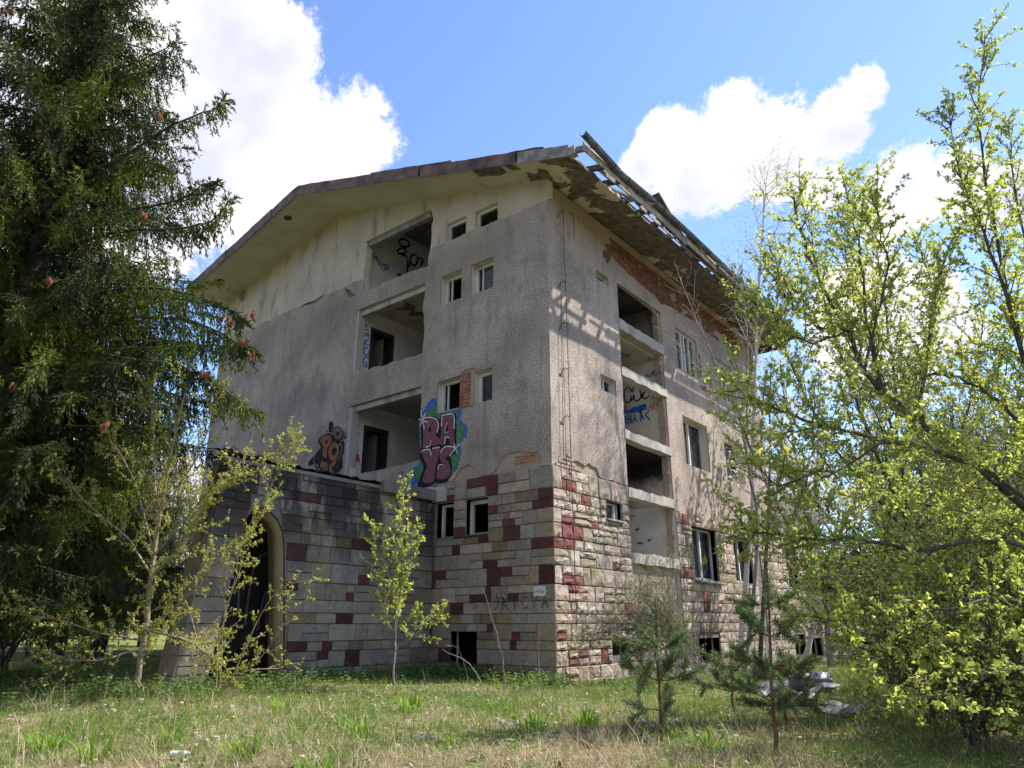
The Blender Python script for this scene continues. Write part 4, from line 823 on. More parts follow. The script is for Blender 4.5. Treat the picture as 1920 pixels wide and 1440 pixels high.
# ------------------------------------------------------------------ graffiti (flat paint)
G = json.loads('''{"RB":[[[-3.586,6.577],[-3.709,6.616],[-3.869,6.557],[-3.981,6.367],[-4.1,6.284],[-4.178,6.072],[-4.16,5.622],[-4.092,5.581],[-4.099,5.231],[-4.104,4.971],[-4.362,4.862],[-4.375,4.432],[-4.291,4.388],[-4.154,4.463],[-3.594,4.34],[-3.488,4.162],[-3.328,3.995],[-3.238,4.08],[-3.212,4.35],[-3.102,4.418],[-2.776,4.65],[-2.659,4.99],[-2.682,5.16],[-2.796,5.233],[-2.506,5.41],[-2.495,5.661],[-2.627,5.754],[-2.742,5.874],[-2.692,6.066],[-2.754,6.222],[-2.789,6.142],[-3.527,6.178],[-3.55,6.495]]],"RG":[[[-3.587,6.427],[-3.717,6.377],[-3.854,6.283],[-4.014,6.223],[-4.133,6.004],[-4.103,5.642],[-4.049,5.282],[-4.068,4.908],[-4.255,4.79],[-4.29,4.565],[-4.161,4.577],[-3.875,4.485],[-3.556,4.363],[-3.435,4.239],[-3.315,4.116],[-3.268,4.329],[-3.141,4.451],[-2.833,4.685],[-2.732,4.974],[-2.755,5.116],[-2.827,5.266],[-2.581,5.451],[-2.568,5.631],[-2.7,5.725],[-2.837,5.877],[-2.806,6.087],[-3.171,6.126],[-3.506,6.159]]],"RK":[[[-4.109,6.09],[-4.051,6.154],[-3.888,6.17],[-3.684,6.132],[-3.521,6.058],[-3.439,5.985],[-3.384,6.092],[-3.327,6.12],[-2.9,6.061],[-2.858,5.953],[-2.834,5.267],[-2.852,5.228],[-2.793,5.149],[-2.864,5.048],[-3.011,4.958],[-2.945,4.7],[-2.975,4.512],[-3.1,4.377],[-3.287,4.345],[-3.538,4.389],[-3.632,4.331],[-3.906,4.321],[-4.186,4.339],[-4.061,4.593],[-3.935,4.833],[-4.113,5.117],[-4.099,5.231],[-4.063,5.313],[-4.109,5.88]]],"RM":[[[-4.056,6.095],[-3.968,6.133],[-3.723,6.095],[-3.538,6.003],[-3.464,5.843],[-3.484,5.701],[-3.56,5.626],[-3.476,5.526],[-3.409,5.5],[-3.402,5.356],[-3.705,5.369],[-3.723,5.487],[-3.78,5.496],[-3.784,5.358],[-3.996,5.338],[-3.997,5.566],[-4.035,5.868]],[[-3.352,6.057],[-3.286,6.077],[-2.956,6.028],[-2.924,5.993],[-2.906,5.391],[-2.898,5.277],[-3.062,5.303],[-3.087,5.463],[-3.203,5.481],[-3.215,5.327],[-3.382,5.338],[-3.365,5.666]],[[-4.048,5.252],[-3.961,5.286],[-3.739,5.264],[-3.683,5.098],[-3.642,5.287],[-3.398,5.27],[-3.433,5.019],[-3.518,4.777],[-3.579,4.435],[-3.954,4.472],[-3.888,4.713],[-3.816,4.846],[-3.948,5.064]],[[-3.386,5.012],[-3.37,5.166],[-3.25,5.247],[-3.059,5.246],[-2.895,5.176],[-2.874,5.128],[-3.031,5.003],[-3.156,5.007],[-3.169,4.939],[-3.042,4.796],[-3.005,4.626],[-3.049,4.508],[-3.197,4.444],[-3.427,4.481],[-3.48,4.534],[-3.44,4.753],[-3.306,4.777],[-3.233,4.845],[-3.331,4.892]]],"RH":[[[-3.821,5.89],[-3.825,5.743],[-3.743,5.715],[-3.72,5.814],[-3.772,5.882]],[[-3.16,5.839],[-3.244,5.632],[-3.139,5.614],[-3.132,5.829]]],"RW":[[[-4.047,6.085],[-3.947,6.13],[-3.723,6.095],[-3.526,5.992],[-3.467,5.829],[-3.503,5.675]],[[-3.817,5.904],[-3.809,5.741]],[[-3.723,5.487],[-3.756,5.359],[-3.884,5.35]],[[-3.36,5.81],[-3.344,6.058],[-3.286,6.077],[-2.956,6.025],[-2.916,5.676]],[[-3.156,5.847],[-3.236,5.639],[-3.128,5.621]],[[-3.083,5.462],[-3.199,5.481],[-3.231,5.335]],[[-4.04,5.257],[-3.94,5.283],[-3.739,5.261],[-3.688,5.113]],[[-3.641,5.278],[-3.398,5.27]],[[-3.353,5.135],[-3.306,5.207],[-3.193,5.252],[-3.021,5.234],[-2.887,5.169],[-3.031,4.995]],[[-3.27,4.814],[-3.4,4.817],[-3.419,4.73]],[[-4.124,6.334],[-3.973,5.857]],[[-4.195,6.135],[-3.859,6.001]],[[-3.954,6.257],[-4.14,5.916]],[[-2.91,5.279],[-2.789,5.037]],[[-2.722,5.25],[-2.958,5.062]]],"PK":[[[-8.003,6.721],[-7.903,6.736],[-7.794,6.684],[-7.779,6.516],[-7.676,6.553],[-7.471,6.518],[-7.306,6.382],[-7.174,6.231],[-7.158,6.1],[-7.286,6.078],[-7.19,5.957],[-7.192,5.704],[-7.258,5.588],[-7.19,5.286],[-7.335,5.161],[-7.822,5.119],[-7.879,5.042],[-8.184,5.059],[-8.441,5.176],[-8.658,5.236],[-8.399,5.363],[-8.567,5.559],[-8.808,5.526],[-8.862,5.643],[-8.588,5.823],[-8.45,5.956],[-8.286,6.019],[-8.501,6.184],[-8.431,6.306],[-8.198,6.378],[-7.996,6.411]]],"PO":[[[-8.403,6.235],[-8.259,6.322],[-8.022,6.349],[-7.877,6.282],[-7.824,6.143],[-7.876,6.021],[-7.985,5.951],[-7.965,5.679],[-8.102,5.688],[-8.193,5.852],[-8.162,6.0],[-8.266,6.125]],[[-7.419,5.736],[-7.456,5.626],[-7.534,5.549],[-7.637,5.52],[-7.745,5.545],[-7.838,5.621],[-7.896,5.731],[-7.908,5.855],[-7.871,5.967],[-7.792,6.045],[-7.688,6.073],[-7.578,6.045],[-7.487,5.969],[-7.43,5.858]],[[-8.191,5.593],[-7.869,5.463],[-8.054,5.339],[-8.239,5.449]]],"PT":[[[-7.321,6.287],[-7.332,6.211],[-7.381,6.156],[-7.461,6.134],[-7.554,6.149],[-7.643,6.199],[-7.71,6.273],[-7.741,6.357],[-7.731,6.435],[-7.68,6.49],[-7.6,6.512],[-7.506,6.495],[-7.417,6.445],[-7.351,6.371]],[[-8.074,5.363],[-7.891,5.381],[-7.918,5.089],[-8.184,5.059],[-8.336,5.163]],[[-7.829,5.415],[-7.547,5.545],[-7.503,5.454],[-7.682,5.311],[-7.567,5.191],[-7.788,5.115]]],"PH":[[[-7.535,5.776],[-7.552,5.727],[-7.587,5.693],[-7.634,5.68],[-7.684,5.692],[-7.727,5.726],[-7.753,5.776],[-7.759,5.831],[-7.742,5.88],[-7.706,5.915],[-7.658,5.927],[-7.609,5.915],[-7.566,5.88],[-7.54,5.831]],[[-7.463,6.289],[-7.467,6.262],[-7.487,6.243],[-7.518,6.235],[-7.554,6.241],[-7.588,6.259],[-7.614,6.286],[-7.626,6.316],[-7.621,6.344],[-7.601,6.363],[-7.57,6.37],[-7.534,6.364],[-7.5,6.346],[-7.474,6.319]],[[-8.105,6.209],[-7.963,6.165],[-8.003,6.084],[-8.093,6.12]]],"PW":[[[-8.507,6.229],[-8.401,6.345],[-8.165,6.395],[-7.926,6.399],[-7.782,6.331],[-7.768,6.482],[-7.609,6.553],[-7.362,6.434],[-7.236,6.262],[-7.258,6.116],[-7.392,6.01],[-7.295,5.888],[-7.307,5.721],[-7.397,5.524]],[[-8.507,6.229],[-8.321,6.024],[-8.538,5.838],[-8.552,5.578],[-8.348,5.485],[-8.353,5.4],[-8.224,5.34],[-8.412,5.215]],[[-7.693,5.778],[-7.404,5.98]]],"SK":[[[-1.038,7.849],[-1.092,7.707],[-1.198,7.861],[-1.323,7.825],[-1.368,7.693],[-1.335,7.462],[-1.248,7.397],[-1.168,7.457],[-1.136,7.59],[-1.144,7.452],[-1.076,7.48],[-1.048,7.6],[-1.024,7.442],[-0.932,7.391],[-0.812,7.496],[-0.836,7.723]],[[-0.793,7.465],[-0.683,7.567],[-0.725,7.603],[-0.775,7.516],[-0.722,7.423],[-0.635,7.411],[-0.557,7.472]],[[-0.44,7.394],[-0.423,7.385]]],"SB":[[[-1.579,7.229],[-1.246,7.167],[-1.122,7.226],[-1.003,7.217],[-0.883,7.235],[-0.661,7.233],[-0.644,7.066],[-0.837,7.035],[-1.044,7.041],[-1.164,7.041],[-1.373,7.08],[-1.556,7.086]]],"SL":[[[-1.497,7.047],[-1.451,6.791]],[[-1.456,6.97],[-1.349,6.979],[-1.347,6.758]],[[-1.271,7.019],[-1.271,6.759]],[[-1.279,6.883],[-1.18,6.879]],[[-1.181,7.003],[-1.175,6.756]],[[-1.122,6.746],[-1.062,6.995],[-1.003,6.752]],[[-1.093,6.836],[-1.021,6.837]],[[-0.87,6.756],[-0.835,7.062]],[[-0.887,7.072],[-0.765,6.791]],[[-0.59,7.002],[-0.699,6.901],[-0.565,6.742]]],"SR":[[[-0.587,7.042],[-0.503,7.202],[-0.473,7.021]],[[-0.554,7.104],[-0.476,7.097]],[[-0.443,7.028],[-0.416,7.212],[-0.367,7.162],[-0.418,7.105],[-0.371,7.028]],[[-0.343,7.023],[-0.316,7.193],[-0.281,7.092],[-0.239,7.191],[-0.243,7.017]],[[-0.219,7.147],[-0.191,7.074],[-0.161,7.163]],[[-0.191,7.074],[-0.262,6.954]]],"D1":[[[0.29,12.155],[0.342,12.257],[0.334,12.058]],[[0.447,12.167],[0.391,12.193],[0.441,12.246],[0.481,12.2],[0.418,12.085],[0.457,12.054],[0.51,12.118],[0.447,12.167]],[[0.463,12.016],[0.474,12.014]],[[0.528,12.075],[0.591,12.197],[0.583,12.014]],[[0.605,12.023],[0.668,12.154],[0.661,11.952]],[[0.687,11.909],[0.698,11.908]],[[0.748,12.068],[0.737,11.93],[0.86,11.966]],[[0.824,12.043],[0.818,11.828]],[[0.894,12.003],[0.974,12.036],[0.923,11.919],[1.001,11.926],[0.919,11.775]],[[0.976,12.005],[1.105,12.04],[1.037,11.833]],[[0.995,11.902],[1.13,11.952]]],"D1K":[[[1.952,13.18],[1.908,13.112],[1.828,13.052],[1.726,13.011],[1.624,12.997],[1.541,13.013],[1.493,13.054],[1.49,13.114],[1.532,13.181],[1.611,13.241],[1.712,13.282],[1.815,13.297],[1.9,13.283],[1.948,13.24]],[[1.822,12.923],[1.813,12.862],[1.759,12.789],[1.673,12.722],[1.58,12.679],[1.504,12.672],[1.464,12.702],[1.472,12.762],[1.526,12.835],[1.611,12.902],[1.704,12.946],[1.782,12.953]],[[1.691,12.668],[1.848,12.702],[1.917,12.566],[1.916,12.268],[1.909,12.068]],[[2.352,12.785],[2.336,12.674],[2.282,12.574],[2.203,12.514],[2.122,12.507],[2.06,12.557],[2.033,12.648],[2.047,12.758],[2.101,12.858],[2.179,12.919],[2.261,12.927],[2.324,12.878]],[[1.99,12.365],[2.044,12.787]],[[2.408,12.877],[2.616,12.898],[2.505,12.647]],[[1.51,11.873],[1.622,11.951],[1.592,11.81]]],"RA":[[[0.308,9.734],[0.318,9.504]],[[0.309,9.728],[0.431,9.717],[0.335,9.62],[0.486,9.56]],[[0.328,9.391],[0.451,9.475],[0.52,9.395]],[[0.373,9.377],[0.475,9.395]],[[0.362,9.228],[0.372,9.03]],[[0.527,9.31],[0.377,9.132],[0.551,9.115]],[[0.56,8.916],[0.549,8.836],[0.505,8.776],[0.448,8.759],[0.397,8.79],[0.373,8.858],[0.385,8.938],[0.427,8.998],[0.485,9.016],[0.536,8.984]],[[0.577,8.719],[0.416,8.672],[0.379,8.519],[0.492,8.382],[0.53,8.535],[0.463,8.529]]],"PI":[[[0.438,5.871],[0.431,5.823],[0.405,5.79],[0.37,5.784],[0.339,5.806],[0.324,5.849],[0.331,5.896],[0.357,5.93],[0.392,5.936],[0.423,5.914]],[[0.388,5.783],[0.399,5.578]]]}''')
def flat(name, polys, to3d, off, mat, parent):
    V = []; F = []
    for pl in polys:
        v2, e2, f2, *_ = delaunay_2d_cdt([Vector(p) for p in pl], [(i, (i + 1) % len(pl)) for i in range(len(pl))], [], 0, 1e-6)
        o = len(V); V += [to3d(p.x, p.y, -off) for p in v2]
        for f in f2:
            c = (sum(v2[i].x for i in f) / 3, sum(v2[i].y for i in f) / 3)
            if inside(c, pl): F.append(tuple(o + i for i in f))
    me = bpy.data.meshes.new(name); me.from_pydata(V, [], F); me.update(); return link(name, me, mat, parent)
def ribbon(name, lines, w, to3d, off, mat, parent):
    V = []; F = []
    for ln in lines:
        pts = [Vector(p) for p in ln]; o = len(V); m = len(pts)
        for i, p in enumerate(pts):
            d = pts[min(i + 1, m - 1)] - pts[max(i - 1, 0)]; d.normalize(); nn = Vector((-d.y, d.x)) * w / 2
            ext = d * w * .4 * (-1 if i == 0 else 1 if i == m - 1 else 0)
            for q in (p + nn + ext, p - nn + ext): V.append(to3d(q.x, q.y, -off))
        F += [(o + 2*i, o + 2*i + 1, o + 2*i + 3, o + 2*i + 2) for i in range(m - 1)]
    me = bpy.data.meshes.new(name); me.from_pydata(V, [], F); me.update(); return link(name, me, mat, parent)
def smooth_line(ln, k=4):
    p = [Vector(q) for q in ln]
    if len(p) < 3: return ln
    o = []
    for i in range(len(p) - 1):
        a = p[max(0, i - 1)]; b = p[i]; c = p[i + 1]; d = p[min(len(p) - 1, i + 2)]
        for q in range(k):
            t = q / k; o.append(tuple(0.5 * ((2*b) + (c - a) * t + (2*a - 5*b + 4*c - d) * t*t + (3*b - a - 3*c + d) * t**3)))
    return o + [tuple(p[-1])]
ga = fA(0.0)
gr = flat('graffiti', [jag(G['RB'][0], .06, .02, 3)], ga, .004, P['blue'], bld); gr['label'] = 'large maroon bubble-letter graffiti reading RAYS on green and blue'
flat('backdrop', [jag(G['RG'][0], .07, .015, 4)], ga, .007, P['green'], gr)
g = random.Random(6); dots = []
xs_ = [p[0] for p in G['RG'][0]]; zs_ = [p[1] for p in G['RG'][0]]
while len(dots) < 150:
    q = (g.uniform(min(xs_), max(xs_)), g.uniform(min(zs_), max(zs_)))
    if inside(q, G['RG'][0]) and not inside(q, G['RK'][0]): s_ = g.uniform(.008, .018); dots.append([(q[0] - s_, q[1]), (q[0], q[1] - s_), (q[0] + s_, q[1]), (q[0], q[1] + s_)])
flat('spot', dots, ga, .010, P['black'], gr)
flat('outline', [G['RK'][0]], ga, .010, P['black'], gr)
for pl in G['RM']: flat('letter', [smooth_line(pl + pl[:1], 3)[:-1]], ga, .013, P['maroon'], gr)
flat('counter', G['RH'], ga, .016, P['black'], gr)
ribbon('highlight', [smooth_line(l) for l in G['RW']], .028, ga, .016, P['white'], gr)
gp = flat('graffiti', [G['PK'][0]], ga, .005, P['black'], bld); gp['label'] = 'small orange and black bubble-letter graffiti beside the lowest opening'
flat('letter', [smooth_line(p + p[:1], 3)[:-1] for p in G['PO']], ga, .009, P['orange'], gp); flat('letter', [smooth_line(p + p[:1], 3)[:-1] for p in G['PT']], ga, .009, P['tan'], gp)
flat('counter', G['PH'], ga, .012, P['black'], gp); ribbon('highlight', [smooth_line(l) for l in G['PW']], .022, ga, .012, P['ltgrey'], gp)
flat('spot', [[(-8.18, 6.42), (-8.08, 6.36), (-8.02, 6.46), (-8.1, 6.56)], [(-8.25, 6.62), (-8.17, 6.6), (-8.19, 6.7)]], ga, .005, P['pink'], gp)
gs = lambda x, z, t: (x, 5.715 + t, z)
ribbon('graffiti', [smooth_line(l) for l in G['SK']], .045, gs, .004, P['black'], bld)
flat('graffiti', [jag(G['SB'][0], .05, .02, 7)], gs, .005, P['brightblue'], bld)
ribbon('graffiti', G['SL'], .05, gs, .007, P['brightblue'], bld); ribbon('graffiti', G['SR'], .018, gs, .007, P['red'], bld)
ribbon('graffiti', [[(-.62, 8.04), (-.56, 8.14), (-.5, 8.05)], [(-.47, 8.05), (-.43, 8.17), (-.4, 8.04)], [(-.38, 8.17), (-.34, 8.05), (-.33, 8.2)], [(-.28, 8.04), (-.27, 8.2)]], .035, gs, .005, P['black'], bld)
gl = lambda y, z, t: (-7.12 - t, y, z)
ribbon('graffiti', [smooth_line(l) for l in G['D1']], .05, gl, .006, P['lightblue'], bld)
ribbon('graffiti', [smooth_line(l + (l[:1] if len(l) > 9 else [])) for l in G['D1K']], .07, gl, .006, P['black'], bld)
ribbon('graffiti', [smooth_line(l) for l in G['RA']], .045, gl, .006, P['brightblue'], bld)
for l in G['PI']: ribbon('graffiti', [smooth_line(l)], .03, gl, .006, P['pink'], bld)
flat('graffiti', [[(.38, 5.45), (.36, 5.6), (.40, 5.72), (.47, 5.70), (.50, 5.58), (.56, 5.42), (.54, 5.38), (.47, 5.54)]], gl, .006, P['pink'], bld)
for l in ([(2.0, 8.95), (2.15, 9.1), (2.3, 9.0), (2.2, 8.82), (2.05, 8.85), (2.0, 8.95)], [(2.18, 8.8), (2.16, 8.55)]): ribbon('graffiti', [smooth_line(l)], .09, gl, .006, P['teal'], bld)
# stroke letters
SF = {'R': [[(0, 0), (0, 1), (.5, .9), (.5, .6), (0, .5), (.55, 0)]], 'A': [[(0, 0), (.3, 1), (.6, 0)], [(.12, .4), (.48, .4)]], 'Y': [[(0, 1), (.3, .5), (.6, 1)], [(.3, .5), (.2, 0)]], 'S': [[(.55, .9), (.2, 1), (.05, .75), (.5, .4), (.4, .05), (0, .1)]],
      'K': [[(0, 0), (.05, 1)], [(.6, 1), (.05, .5), (.65, 0)]], 'I': [[(.2, 0), (.25, 1)]], 'V': [[(0, 1), (.25, 0), (.6, 1)]], 'C': [[(.6, .8), (.2, .9), (0, .4), (.3, 0), (.6, .2)]], 'J': [[(.5, 1), (.45, .2), (.1, 0)]]}
def stroke_text(t, s, z, size, w, to3d, off, mat, parent, slope=0.0, gapf=.85):
    for ch in t:
        ribbon('graffiti', [[(s + p[0] * size, z + p[1] * size + slope * (p[0] * size)) for p in ln] for ln in SF[ch]], w, to3d, off, mat, parent)
        s += size * gapf; z += slope * size * gapf
stroke_text('RAYS', -4.82, 4.62, .22, .03, ga, .006, P['blue'], bld)
stroke_text('JKICVA', -1.58, 1.40, .26, .017, ga, .05, P['black'], bld, .02, 1.0)
for l in ([(-1.5, 1.73), (-1.48, 1.62)], [(-1.42, 1.66), (-1.2, 1.58)]): ribbon('graffiti', [l], .016, ga, .05, P['black'], bld)
gb = lambda y, z, t: (-5.498 - t, y, z)
ribbon('graffiti', [smooth_line([(-4.6, 1.2), (-4.4, 2.3), (-4.0, 2.5), (-3.8, 2.2), (-3.7, 1.4)]), smooth_line([(-3.5, 1.1), (-3.45, 2.3), (-3.1, 2.6), (-2.8, 2.3), (-2.75, 1.2)]), smooth_line([(-4.2, 1.2), (-4.1, 1.9), (-3.95, 1.3)]), smooth_line([(-3.2, 1.0), (-3.1, 1.8), (-3.0, 1.1)])], .05, gb, .006, P['ltgrey'], bld)
gw = lambda x, z, t: (x, 5.715 + t, z)
for (x, z) in ((-1.18, 3.62), (-.82, 3.3)): flat('graffiti', [[(x - .1, z + .04), (x - .03, z), (x, z - .05), (x + .02, z), (x + .1, z + .08), (x + .02, z + .05), (x - .03, z + .04)]], gw, .005, P['black'], bld)
flat('graffiti', [[(-1.22, 3.3), (-1.05, 3.28), (-1.05, 3.22), (-1.22, 3.24)]], gw, .005, P['green'], bld)
# cracks and small breaks in the render
for pl in ([(-10.18, 11.08), (-9.78, 11.11), (-9.29, 11.06), (-8.85, 11.14), (-8.87, 11.08), (-9.33, 10.98), (-9.86, 11.04)], [(-11.12, 11.05), (-10.94, 11.1), (-10.96, 11.03)]): flat('crack', [pl], ga, .004, M['dark_in'], bld)
flat('bare_patch', [[(-7.84, 11.05), (-7.57, 10.91), (-7.36, 10.7), (-7.15, 10.6), (-7.41, 10.62), (-7.54, 10.64), (-7.69, 10.83)]], ga, .004, M['brick_dark'], bld); flat('stain', [[(-14.06, 13.15), (-13.83, 12.93), (-13.8, 12.48), (-14.0, 12.41), (-14.25, 12.7), (-14.23, 12.94)]], lambda x, z, t: (x, .008 + t, z), .0, M['concrete_dark'], bld)
for ln in ([(-3.0, 8.9), (-2.95, 8.6), (-3.05, 8.3), (-2.98, 8.0)], [(-.6, 9.6), (-.7, 9.2), (-.62, 8.9), (-.75, 8.4)], [(-5.6, 7.9), (-5.55, 7.6), (-5.65, 7.3)], [(-9.5, 8.4), (-9.9, 8.0), (-9.8, 7.5), (-10.2, 7.0), (-10.1, 6.6)]): ribbon('crack', [jag(ln, .05, .02, 3, None, False)], .009, ga, .003, M['dark_in'], bld)
# ------------------------------------------------------------------ ground
def sstep(a, b, v): t = min(1, max(0, (v - a) / (b - a))); return t * t * (3 - 2 * t)
def gz(x, y):
    z = .12 * sstep(.5, -3.5, x) * sstep(9, -2, y)
    z -= .085 * max(0, -7.5 - y)
    z += .022 * max(0, -17 - x) + .03 * max(0, y - 22) + .02 * max(0, x - 16)
    z += .045 * mnoise.noise(Vector((x * .45, y * .45, 1.7))) + .03 * mnoise.noise(Vector((x * 1.3, y * 1.3, 4.1)))
    if -.3 < y < 13.7 and -15.2 < x < .3: z -= .12
    return z
def axis(lo, hi, step, far):
    c = list(np.arange(lo, hi + 1e-6, step)); s = step
    a = [lo]; b = [hi]
    while b[-1] < far: s *= 1.22; b.append(b[-1] + s); a.append(a[-1] - s)
    return a[:0:-1] + c + b[1:]
gx = axis(-12, 14, .3, 420); gy = axis(-13.5, 7, .3, 420)
V = [(x, y, gz(x, y)) for y in gy for x in gx]; nx = len(gx)
F = [(j * nx + i, j * nx + i + 1, (j + 1) * nx + i + 1, (j + 1) * nx + i) for j in range(len(gy) - 1) for i in range(nx - 1)]
def ground_mat():
    m = Mt('rough_meadow_soil', 1.0, 0.05)
    a = m.noise(.7, 5, .6); b = m.noise(9, 5, .7); c = m.noise(40, 3, .7)
    far = m.mr(m.math('SUBTRACT', 0.0, m.xyz()[0]), 14, 24)
    dry = m.mix(m.mr(b, .3, .7), (0.15, 0.115, 0.065), (0.42, 0.34, 0.215)); grn = m.mix(m.mr(b, .3, .7), (0.05, 0.07, 0.02), (0.15, 0.19, 0.05))
    k = m.mix(m.mr(a, .40, .62), dry, grn); k = m.mix(far, k, m.mix(m.mr(a, .3, .7), (0.13, 0.17, 0.045), (0.22, 0.24, 0.08)))
    m.col(k); return m.bump(m.math('ADD', b, c), .8, .05).m
gnd = np_mesh('ground', V, F, True); tag(link('ground', gnd, ground_mat()), kind='structure')

# ------------------------------------------------------------------ foliage helpers
def leaf_mat(name, lo, hi, trans=.35, rough=.6, patch=None):
    m = Mt(name, rough, .3); r_ = m.n('ShaderNodeNewGeometry').outputs['Random Per Island']
    c = m.mix(r_, lo, hi)
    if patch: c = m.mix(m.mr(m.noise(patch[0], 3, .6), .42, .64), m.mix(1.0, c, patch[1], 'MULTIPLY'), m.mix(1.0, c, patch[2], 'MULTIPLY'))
    m.col(c)
    if trans:
        t = m.n('ShaderNodeBsdfTranslucent'); tcol = m.mix(1.0, c, (1.2, 1.2, .72), 'MULTIPLY'); m.l(tcol, t.inputs['Color'])
        x = m.n('ShaderNodeMixShader'); x.inputs[0].default_value = trans; m.l(m.b.outputs[0], x.inputs[1]); m.l(t.outputs[0], x.inputs[2]); m.l(x.outputs[0], m.out.inputs['Surface'])
    return m.m
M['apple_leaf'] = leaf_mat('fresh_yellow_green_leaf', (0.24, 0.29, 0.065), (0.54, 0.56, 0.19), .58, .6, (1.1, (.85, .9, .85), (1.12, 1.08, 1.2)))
M['bud_leaf'] = leaf_mat('small_spring_leaf', (0.26, 0.275, 0.06), (0.48, 0.47, 0.15), .45)
M['brush_leaf'] = leaf_mat('deep_green_brush_leaf', (0.085, 0.125, 0.025), (0.20, 0.235, 0.055), .4, .6, (1.2, (.8, .85, .9), (1.25, 1.2, 1.1)))  # darker, greener leaf for the bushes and back trees
M['spruce'] = leaf_mat('spruce_needles', (0.030, 0.053, 0.017), (0.105, 0.14, 0.036), .2, .7, (.75, (.6, .66, .8), (2.2, 2.0, 1.05)))  # bright yellowish patches paint sunlit boughs into the needle colour
M['pine'] = leaf_mat('pine_needles', (0.085, 0.135, 0.06), (0.20, 0.26, 0.11), .15, .6)
M['blossom'] = leaf_mat('white_blossom', (0.55, 0.52, 0.50), (0.80, 0.78, 0.76), .3)
M['birch_leaf'] = leaf_mat('tiny_birch_leaf', (0.10, 0.14, 0.03), (0.24, 0.26, 0.07), .4)
M['far_leaf'] = leaf_mat('distant_spring_twigs', (0.125, 0.12, 0.065), (0.24, 0.215, 0.125), .3)
M['bark_dark'] = simple('dark_fruit_tree_bark', (0.085, 0.073, 0.064), .95, .4, 9, .6, 40)
M['bark_pale'] = simple('pale_ochre_shrub_bark', (0.25, 0.20, 0.135), .9, .35, 9, .5, 40)
M['bark_grey'] = simple('grey_twig_bark', (0.21, 0.18, 0.165), .9, .35, 9)
M['bark_spruce'] = simple('spruce_bark', (0.085, 0.066, 0.055), 1.0, .4, 6, .8, 25)
M['bark_pine'] = simple('orange_brown_pine_bark', (0.16, 0.082, 0.05), .95, .4, 9, .5, 30)
M['bark_far'] = simple('far_tree_bark', (0.11, 0.092, 0.078), 1.0, .3, 3)
def birch_bark():
    m = Mt('white_birch_bark', .8, .2); n = m.noise(3.0, 4, .6, stretch=(1, 1, 7)); m.col(m.mix(m.mr(n, .6, .68), (0.50, 0.45, 0.40), (0.05, 0.045, 0.04))); return m.m
M['birch'] = birch_bark()
M['cone'] = simple('red_brown_spruce_cone', (0.20, 0.075, 0.042), .8, .4, 30)

class Leaves:
    def __init__(s): s.p = []; s.d = []; s.n = []; s.L = []; s.W = []
    def add(s, p, d, n, L, W): s.p.append(tuple(p)); s.d.append(tuple(d)); s.n.append(tuple(n)); s.L.append(L); s.W.append(W)
    def mesh(s, name, fold=.18):
        p = np.array(s.p); d = np.array(s.d); n = np.array(s.n); L = np.array(s.L)[:, None]; W = np.array(s.W)[:, None]
        d /= np.linalg.norm(d, axis=1, keepdims=True) + 1e-9
        b = np.cross(d, n); b /= np.linalg.norm(b, axis=1, keepdims=True) + 1e-9; n = np.cross(b, d)
        v = np.stack([p, p + d * L * .5 + b * W * .5 + n * W * fold, p + d * L, p + d * L * .5 - b * W * .5 + n * W * fold], 1).reshape(-1, 3)
        return np_mesh(name, v, np.arange(len(v)).reshape(-1, 4))
def rv(g, s=1.0): return Vector((g.gauss(0, s), g.gauss(0, s), g.gauss(0, s)))
def curve(g, p, d, L, n, wob, trop):
    pts = [p.copy()]; d = d.normalized(); st = L / n
    for i in range(n):
        d = (d + rv(g, wob) + Vector((0, 0, trop * st))).normalized(); pts.append(pts[-1] + d * st)
    return pts
def along(pts, t):
    n = len(pts) - 1; f = min(t * n, n - 1e-4); i = int(f); return pts[i].lerp(pts[i + 1], f - i), (pts[i + 1] - pts[i]).normalized()
def plen(pts): return sum((pts[i + 1] - pts[i]).length for i in range(len(pts) - 1))
def refine(pts, g, wob=.02, k=3):
    o = []
    for i in range(len(pts) - 1):
        a = pts[max(0, i - 1)]; b = pts[i]; c = pts[i + 1]; d = pts[min(len(pts) - 1, i + 2)]
        for q in range(k):
            t = q / k; v = 0.5 * ((2*b) + (c - a) * t + (2*a - 5*b + 4*c - d) * t*t + (3*b - a - 3*c + d) * t**3)
            o.append(v + (rv(g, wob) if (i or q) else Vector()))
    return o + [pts[-1]]
def rosette(lv, g, p, d, k, L, spread=1.0, W=.62):
    for _ in range(k):
        q = (d * .5 + rv(g, .75 * spread)).normalized(); n = (rv(g, .6) + Vector((0, 0, 1))).normalized(); l = L * g.uniform(.6, 1.25)
        lv.add(p + rv(g, L * .18), q, n, l, l * W * g.uniform(.8, 1.15))
